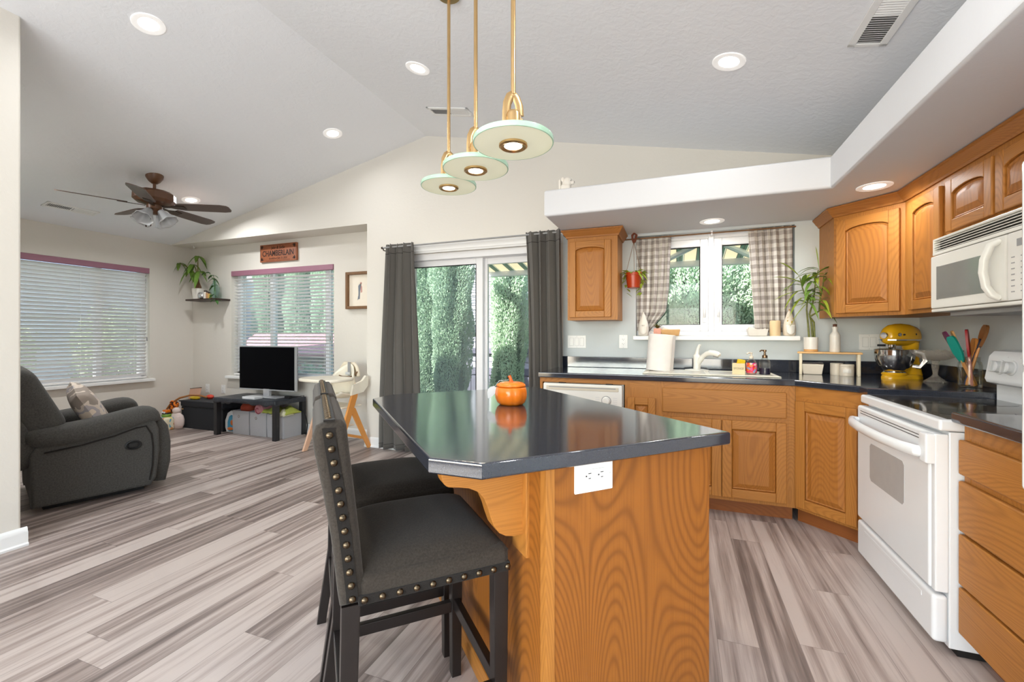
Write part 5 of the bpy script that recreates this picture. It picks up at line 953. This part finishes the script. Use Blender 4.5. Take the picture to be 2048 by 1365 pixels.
# ---------------------------------------------------------------- television corner
tb=thing('television_table','low black square-legged table under the television','table',(-4.71,3.875,0)); w,d=.50,.215
obj('table_top',B().box(-w,-d,.40,w,d,.45,.004),M['blkfilm'],tb)
b=B(); q=random.Random(4)
def torn(u,v): return (-w+2*w*u,-d-.004-.006*v*(1+math.sin(u*23)),.449-.058*v*(.5+.5*abs(math.sin(u*5.1+.6))+.18*math.sin(u*31)))
obj('peeling_film',b.grid(torn,60,4),M['blkfilm'],tb,smooth=180,solid=.002)
for x in(-w,w-.055):
    for y in(-d,d-.055): obj('leg',B().box(x,y,0,x+.055,y+.055,.40,.003),M['blk'],tb)
tv=thing('television','black flat screen television on the low black table','television',(-4.62,3.90,.45)); obj('tv_case',B().box(-.455,-.012,.085,.455,.03,.605,.006),M['blk'],tv); obj('screen',B().box(-.446,-.0145,.098,.446,-.011,.597),M['screen'],tv,smooth=0)
b=B(); b.box(-.457,-.016,.083,.457,-.008,.096,.002); b.box(.446,-.016,.083,.457,.02,.607,.002); obj('silver_bezel',b,M['silver'],tv); obj('stand_neck',B().box(-.05,-.02,.010,.05,.02,.10,.006),M['silver'],tv); obj('stand_base',B().box(-.25,-.10,.0,.25,.09,.014,.006),M['silver'],tv)
tag(obj('media_box',B().box(-.10,-.055,0,.10,.055,.028,.004),M['appl'],loc=(-4.66,3.735,.4505)),'flat white media box in front of the television stand','media player')
t=thing('power_strip','small black adapter at the right end of the table beside the television','adapter',(-4.285,3.90,.4505)); obj('adapter_body',B().box(-.035,-.025,0,.035,.025,.03,.004),M['rub'],t); obj('cord',B().tube([(.03,0,.012),(.05,.06,.01),(.06,.17,.015),(.06,.2,-.2)],.004,6),M['rub'],t)
tag(obj('power_cable',B().tube([(0,0,.30),(.015,.03,.22),(.05,.02,.12),(.055,0,.03),(.02,.03,.006),(-.04,.06,.006)],.006,8),M['rub'],loc=(-4.185,4.02,0)),'black cord looping down beside the right table leg','cord')
def bin_(label,x,w,h,y=3.78,d_=.29,eye=True):
    t=thing('storage_bin',label,'storage bin',(x,y,0),group='grey fabric storage bins'); b=B()
    def side(u,v): return None
    k=.006; vs=[]
    for z,s_,i in((0,.97,0),(h*.5,1.0,0),(h,.99,0),(h,.94,0),(h*.35,.93,0)): vs+=[(sx*w/2*s_,d_/2+sy*d_/2*s_,z) for sx,sy in((-1,-1),(1,-1),(1,1),(-1,1))]
    b.add(vs,[(3,2,1,0)]+[(j*4+i,j*4+(i+1)%4,j*4+4+(i+1)%4,j*4+4+i) for j in range(4) for i in range(4)]+[(16,17,18,19)]); obj('bin_body',b,M['bin'],t,bevel=.006)
    if eye: e=obj('eyelet',B().lathe([(.017,0),(.017,.004),(.010,.004),(.010,0)],seg=20,ring=True),M['steel'],t,loc=(-.03,.003,h*.76),rot=(PI/2,0,0)); obj('eyelet_hole',B().lathe([(.0105,.0005),(.0105,.002),(0,.002)],seg=16),M['rub'],e)
    return t
bin_('left grey fabric bin under the table, holding a russet ball',-4.915,.275,.285); bin_('middle grey fabric bin under the table, holding a pink roll',-4.63,.265,.280); bin_('right grey fabric bin under the table, heaped with green cloth',-4.355,.262,.270,eye=False)
tag(obj('toy_ball',B().sph((0,0,0),(.088,.088,.072),20),plain('russet_ball',srgb(176,72,48),.8,bump=.3),loc=(-4.93,3.90,.305)),'russet ball in the left fabric bin','ball')
b=B().lathe([(0,-.10),(.052,-.10),(.066,-.085),(.066,.085),(.052,.10),(0,.10)],seg=20); rl=thing('rolled_blanket','pink rolled blanket with spiral end in the middle bin','blanket',(-4.63,3.88,.315),rot=(PI/2,0,0)); obj('roll',b,plain('pink_fleece',srgb(196,132,138),.9,bump=.3,bs=120),rl); obj('spiral_end',B().tube([(.006*k*math.cos(k*.62),.006*k*math.sin(k*.62),.101) for k in range(1,10)],.006,6),plain('deep_pink',srgb(150,70,84),.9),rl)
def heap(name,label,loc,sx,sy,sz,mat,s_): return tag(obj(name,B().grid(lambda u,v:(sx*(2*u-1),sy*(2*v-1),sz*((1-(2*u-1)**4)*(1-(2*v-1)**4))**.6*(.75+.25*math.sin(u*11+v*7+s_))-.012*abs(math.sin(u*17+s_))),30,20),mat,loc=loc,smooth=180,solid=.012),label,'blanket')
heap('folded_blanket','lime green blanket heaped over the right bins',(-4.40,3.90,.288),.20,.11,.07,plain('lime_fleece',srgb(170,178,80),.95,bump=.5,bs=60,var=.15),1); heap('folded_blanket','pale cream blanket at the edge of the right bin',(-4.31,3.84,.272),.10,.07,.06,plain('cream_fleece',srgb(214,212,180),.95,bump=.5,bs=60,var=.12),4)
# storage bench
t=thing('storage_bench','black fabric storage bench in the corner left of the table','storage bench',(-5.625,3.95,0)); obj('bench_body',B().box(-.385,-.15,0,.385,.15,.275,.006),M['bench'],t); obj('lid',B().box(-.392,-.157,.278,.392,.157,.355,.012,3),M['bench'],t); obj('brand_tab',B().box(-.372,-.153,.235,-.345,-.149,.250),M['woodlt'],t)
# toys
t=thing('ride_on_toy','white and blue child ride-on toy beside the left table leg','toy',(-5.125,3.86,0),R(8)); b=B(); pr=[(-.075,.0),(.075,.0),(.09,.10),(.08,.20),(.05,.255),(-.01,.27),(-.06,.24),(-.095,.15),(-.095,.06)]
obj('toy_shell',B().prism(pr,-.05,.06,'y',r=.02,seg=3),M['appl'],t,smooth=60); obj('blue_side',B().prism([(p[0]*.62+.015,p[1]*.74+.02) for p in pr],-.056,-.048,'y',r=.002),plain('toy_blue',srgb(70,146,178),.4),t); obj('orange_picture',B().sph((.03,-.058,.125),(.03,.006,.035),12).sph((.0,-.058,.05),(.045,.006,.02),12),plain('toy_orange',srgb(206,110,44),.5),t)
t=thing('toy_bag','soft alphabet toy bag with pale coloured print by the wall','toy bag',(-6.02,3.62,0)); m=N('alphabet_print'); v=m.coord(); vo=m.n('TexVoronoi',Scale=22.0); m.t.links.new(v,vo.inputs['Vector']); m.p(Base_Color=m.ramp(m.math('FRACT',m.math('MULTIPLY',vo.outputs['Color'],5.3)),[(0,srgb(236,226,196)),(.45,srgb(120,178,196)),(.58,srgb(236,226,196)),(.75,srgb(222,160,110)),(.85,srgb(232,214,130)),(.92,srgb(236,226,196))],'CONSTANT'),Roughness=.9)
obj('bag_body',B().box(-.085,-.06,0,.085,.06,.165,.03,4),m.mat,t,smooth=60)
t=thing('stacking_toy','small orange-topped green stacking toy on the alphabet bag','toy',(-6.035,3.64,.165)); obj('green_base',B().lathe([(.045,0),(.052,.01),(.052,.025),(.04,.04),(0,.042)],seg=20),plain('toy_green',srgb(120,160,60),.4),t); obj('dark_band',B().lathe([(.044,.036),(.047,.045),(.042,.055)],seg=20),M['rub'],t); obj('orange_top',B().box(-.04,-.03,.05,.04,.03,.09,.012),M['orange'],t); obj('eye',B().sph((-.018,-.036,.058),.012,10).sph((.018,-.036,.058),.012,10),M['appl'],t)
t=thing('baby_gym_hoop','brown wooden play arch standing behind the storage bench','play arch',(-5.99,3.73,0)); obj('arch_hoop',B().tube([(-.16,-.05,0),(-.17,-.05,.10),(-.15,-.04,.22),(-.09,-.01,.32),(0,.04,.388),(.10,.10,.418),(.20,.16,.412),(.28,.20,.385)],.012,8),plain('arch_brown',srgb(150,96,44),.5),t); obj('hoop_foot',B().box(-.185,-.09,0,-.135,-.01,.02,.006),plain('arch_brown2',srgb(120,76,36),.5),t)
t=thing('dangling_toy','orange striped plush dangling toy with a ring on the play arch','toy',(-6.085,3.735,.165)); b=B().sph((.0,0,.10),(.045,.03,.05),14).sph((.075,.0,.14),(.045,.03,.045),14).sph((.02,-.01,.165),(.03,.025,.03),12).sph((-.03,0,.02),(.025,.02,.04),10).sph((.05,.0,.03),(.025,.02,.05),10); m=N('tiger_plush'); v=m.coord(); m.p(Base_Color=m.ramp(m.noise(v,26,1),[(.40,srgb(70,36,20)),(.47,srgb(222,116,30)),(.62,srgb(236,170,80))],'CONSTANT'),Roughness=.95); obj('plush_body',b,m.mat,t,smooth=180)
obj('toy_ring',B().tube([(-.01+.036*math.cos(k*.393),-.035,-.02+.036*math.sin(k*.393)) for k in range(16)],.007,8,closed=True),M['orange'],t); obj('plush_strap',B().tube([(-.04,-.03,.08),(-.02,-.045,.02)],.006,6).tube([(.03,-.03,.08),(.01,-.045,.02)],.006,6),M['wooddk'],t)
t=thing('plush_toy','white pear-shaped plush toy leaning on the storage bench','toy',(-5.965,3.715,0),R(20)); obj('plush_body',B().lathe([(0,0),(.07,.006),(.096,.06),(.098,.12),(.085,.17),(.05,.205),(.04,.21)],seg=24,sx=1.0,sy=.45).sph((.0,0,.235),(.052,.035,.042),14),plain('white_plush',srgb(226,208,202),.95,bump=.4,bs=80),t,smooth=180); obj('dark_edge',B().sph((-.07,.03,.08),(.05,.02,.09),12),M['wooddk'],t)
t=thing('picture_board','flat pinkish board leaning in the alcove corner behind the arch','board',(-6.08,4.0,.33),rot=(R(-12),R(-6),R(-14))); obj('board_panel',B().box(-.17,-.006,-.28,.17,.006,.15),plain('pink_brown_board',srgb(216,170,146),.6),t); obj('board_edge',B().box(-.175,-.008,.15,.175,.008,.158),M['wooddk'],t)
for nm,lb,c,loc,s_ in(('toy_block','yellow soft toy on the storage bench lid corner',(228,190,40),(-5.90,3.90,.375),(.09,.04,.022)),('toy_block','red soft toy on the storage bench lid behind the yellow one',(214,70,50),(-5.745,3.99,.385),(.055,.04,.03)),('toy_block','dark toy bar lying above the plush toy',(26,24,24),(-6.06,3.84,.335),(.07,.012,.012))): tag(obj(nm,B().sph((0,0,0),s_,14),plain(nm+'_c',srgb(*c),.6),loc=loc,smooth=180),lb,'toy')
# highchair
hc=thing('high_chair','cream and beech wooden high chair at the alcove corner','high chair',(-3.33,3.68,0),R(-8)); BE=M['beech']
for s_ in(-1,1):
    b=B(); x=s_*.235
    fr_=[(.0,.50),(.06,.50),(-.03,.30),(-.06,.22),(-.185,0),(-.235,0),(-.085,.30)]
    # side frame: front leg and rear leg joining in an inverted Y; local -y is the front
    b.prism([(-.265,0),(-.215,0),(-.045,.395),(.02,.56),(.045,.70),(-.005,.70),(-.05,.58),(-.10,.44)],x-.013,x+.013,'x',r=.004); b.prism([(-.045,.395),(.165,0),(.215,0),(-.005,.45),(-.05,.45)],x-.012,x+.012,'x',r=.004); obj('side_frame',b,BE if s_>0 else plain('pale_beech',srgb(222,180,150),.5),hc)
    obj('arm_shell',B().prism([(-.06,.58),(.10,.60),(.16,.66),(.17,.76),(.13,.77),(.08,.72),(-.04,.69)],x-.016,x+.016,'x',r=.006),M['cream'],hc,smooth=50)
obj('cross_bar',B().box(-.235,.12,.10,.235,.14,.125),BE,hc); obj('footrest',B().box(-.20,-.14,.26,.20,.02,.275,.006),M['cream'],hc); obj('seat_board',B().box(-.20,-.14,.45,.20,.12,.468,.008),M['cream'],hc)
obj('seat_shell',B().grid(lambda u,v:((u-.5)*.36*(1-.15*v),.06+.16*(1-(2*u-1)**2)*.6-.02*v,.55+.34*v*(1-.35*(2*u-1)**2)),15,10),M['cream'],hc,smooth=180,solid=.016); obj('seat_cup',B().grid(lambda u,v:((u-.5)*.36,-.13+.22*v,.535+.05*(2*u-1)**2+.10*(1-v)**3*.4),13,9),M['cream'],hc,smooth=180,solid=.014)
tr=B(); o=[(.045+.265*math.copysign(abs(math.cos(a))**.6,math.cos(a)),-.20+.19*math.copysign(abs(math.sin(a))**.6,math.sin(a))) for a in [2*PI*k/40 for k in range(40)]]; tr.prism(o,.735,.765,'z',r=.010,seg=3); obj('tray',tr,M['cream'],hc,smooth=50)
obj('backrest_pad',B().grid(lambda u,v:((u-.5)*.30*(1-.5*v**3),.12+.05*(1-(2*u-1)**2),.755+.145*v),13,9),M['creamcloth'],hc,smooth=180,solid=.03); hs=obj('harness_strap',B().box(-.012,.115,.76,.026,.128,.905,.004),M['grey'],hc); obj('harness_buckle',B().box(-.03,.10,.77,.03,.116,.80,.005),M['lgrey'],hs); obj('pad_edging',B().tube([(-.16,.10,.79),(-.13,.09,.765),(-.06,.085,.752),(.06,.085,.752),(.13,.09,.775),(.155,.10,.81)],.006,6),M['frame'],hc)
obj('crotch_strap',B().box(-.085,-.165,.50,-.06,-.158,.60,.002),M['grey'],hc); obj('crotch_clip',B().sph((-.072,-.17,.495),(.022,.008,.022),10),M['woodlt'],hc)
# wall plates in the living area
outlet('power_outlet','white outlet plate under the wide window left of the toys',(XW,2.86,.465),(0,0,PI/2)); outlet('power_outlet','white outlet plate on the alcove wall above the bench left end',(-6.005,YA,.47),(0,0,0)); outlet('cable_plate','white wall plate on the alcove wall left of the television',(-5.70,YA,.47),(0,0,0))
# floating shelf and its things
SX,SY,SZ=-5.86,4.04,1.665
tag(obj('floating_shelf',B().box(-.29,-.10,-.012,.29,.10,.012,.002),M['wooddk'],loc=(SX,SY,SZ)),'dark brown floating shelf in the alcove corner','shelf')
sz=SZ+.0122
t=thing('shelf_plant','fat-trunked leafy plant in a white pot on the floating shelf','potted plant',(-6.03,4.03,sz)); pp=obj('plant_pot',pot(B(),.065,.075,.145),M['white_cer'],t); obj('soil',B().lathe([(.066,.13),(0,.134)],seg=18),M['soil'],pp); obj('trunk',B().tube([(0,0,.12),(0,0,.17),(-.01,0,.23),(-.015,0,.29)],[.04,.036,.02,.014],10),M['bark'],t,smooth=180)
b=B(); br=B(); q=random.Random(12)
for tip in((-.29,-.06,.50),(-.06,-.02,.47),(.02,-.02,.58),(.06,-.03,.37),(-.10,-.04,.40)):
    br.tube([(-.012,0,.27),((tip[0]-.01)*.5,tip[1]*.5,.27+(tip[2]-.27)*.7),tip],[.008,.006,.004],6)
    for k in range(5): a=k*1.257+q.random(); b.leaf(tip,(math.cos(a),math.sin(a)*.6,q.uniform(-.5,.2)),q.uniform(.10,.15),q.uniform(.045,.060),q.uniform(.6,1.3))
obj('stems',br,plain('green_stem',srgb(120,116,50),.6),t,smooth=180); obj('leaves',b,M['leafM'],t,smooth=180)
t=thing('glass_vase','blue-green glass bottle with trailing cuttings on the floating shelf','vase',(-5.70,4.02,sz)); obj('vase_glass',B().lathe([(.05,0),(.056,.008),(.056,.15),(.035,.19),(.022,.205),(.022,.235),(.026,.237),(.020,.235),(.020,.2),(.05,.14),(.05,.012),(0,.01)],seg=26),M['gblue'],t); b=B(); s_=B(); q=random.Random(21)
for tip in((-.12,-.04,.34),(.06,-.05,.26),(.08,-.06,.16),(.09,-.07,.04),(.02,-.04,.30),(.10,-.06,-.02)):
    s_.tube([(0,0,.1),(0,-.01,.24),(tip[0]*.6,tip[1]*.6,max(tip[2],.25)),tip],.003,5)
    for k in range(3): a=q.uniform(0,6.28); b.leaf(tip,(math.cos(a),math.sin(a)-.4,q.uniform(-.5,.6)),q.uniform(.05,.08),q.uniform(.03,.04),.6)
obj('cutting_stems',s_,M['leafD'],t); obj('cutting_leaves',b,M['leafD'],t,smooth=180)
tag(obj('metal_bowl',B().lathe([(.02,0),(.045,.015),(.055,.045),(.05,.075),(.042,.085),(.04,.08),(.05,.045),(.03,.012),(0,.01)],seg=22),M['chrome'],loc=(-5.905,4.0,sz)),'shiny round metal bowl on the floating shelf','bowl')
for i,(x,c,hh,lb) in enumerate(((-5.845,(228,220,208),.11,'small cream jar on the floating shelf beside the metal bowl'),(-5.80,(196,150,110),.095,'small tan jar on the floating shelf beside the glass bottle'),(-5.765,(214,170,90),.08,'small amber jar on the floating shelf at the foot of the bottle'))):
    t=thing('small_jar',lb,'jar',(x,4.0,sz)); obj('jar_body',B().lathe([(.022,0),(.025,.004),(.025,hh*.75),(.018,hh*.85)],seg=16),plain('jar_%d'%i,srgb(*c),.4),t); obj('jar_lid',B().lathe([(.0205,hh*.83),(.0205,hh),(0,hh)],seg=16),M['wooddk'],t)
# name sign
t=thing('name_sign','carved reddish wooden name sign above the television window','sign',(-4.69,4.138,2.235)); obj('sign_board',B().box(-.305,-.028,-.110,.305,0,.110,.003),M['sign'],t)
text(t,'lettering_name','CHAMBERLAIN',.098,(0,-.0285,-.008),(PI/2,0,0),M['ink'],sx=.80,off=.0022); text(t,'lettering_top','Jake & Sadie',.058,(.0,-.0285,.064),(PI/2,0,0),M['ink'],shear=.3,sx=.8); text(t,'lettering_bottom','Established July 25, 2020',.036,(0,-.0285,-.070),(PI/2,0,0),M['ink'],shear=.3,sx=.85)
b=B(); 
for sx in(-1,1):
    for sz_ in(-1,1): 
        for k in range(3): b.leaf((sx*.285,-.0288,sz_*.09),(-sx*(1-k*.35),0,-sz_*(.2+k*.4)),.045,.016,0,up=(0,1,0))
for z in(-.096,.096): b.box(-.20,-.0292,z-.0015,.20,-.028,z+.0015)
for x in(-.291,.291): b.box(x-.0015,-.0292,-.045,x+.0015,-.028,.045)
obj('carved_border',b,M['ink'],t,smooth=0)
# picture
t=thing('framed_picture','rustic framed drawing of an embracing couple at the alcove edge','picture',(-3.425,4.138,1.715)); b=B(); W_,H_=.195,.215; f=.032
b.box(-W_,-.045,-H_,-W_+f,0,H_); b.box(W_-f,-.045,-H_,W_,0,H_); b.box(-W_+f,-.045,-H_,W_-f,0,-H_+f); b.box(-W_+f,-.045,H_-f,W_-f,0,H_); obj('picture_frame',b,M['frame'],t,bevel=.003); obj('drawing_sheet',B().box(-W_+f,-.012,-H_+f,W_-f,-.008,H_-f),M['paper'],t)
def flat2(b,pl,y=-.0125): b.prism(pl,y,y+.0004,'y')
b=B(); flat2(b,[(-.035,-.10),(-.012,-.10),(-.008,-.02),(.004,.06),(-.018,.075),(-.035,.05),(-.032,-.03)]); flat2(b,[(-.045,-.115),(-.03,-.10),(-.036,-.06)]); obj('grey_figure',b,plain('pencil_grey',srgb(120,126,136),.9),t,smooth=0)
b=B(); flat2(b,[(.0,-.03),(.022,-.02),(.020,.04),(.006,.065),(-.004,.04)]); flat2(b,[(.0,.06)]+[(.004+.014*math.cos(a),.082+.014*math.sin(a)) for a in [k*.6 for k in range(10)]]); obj('pink_figure',b,plain('pencil_rose',srgb(196,150,140),.9),t,smooth=0)
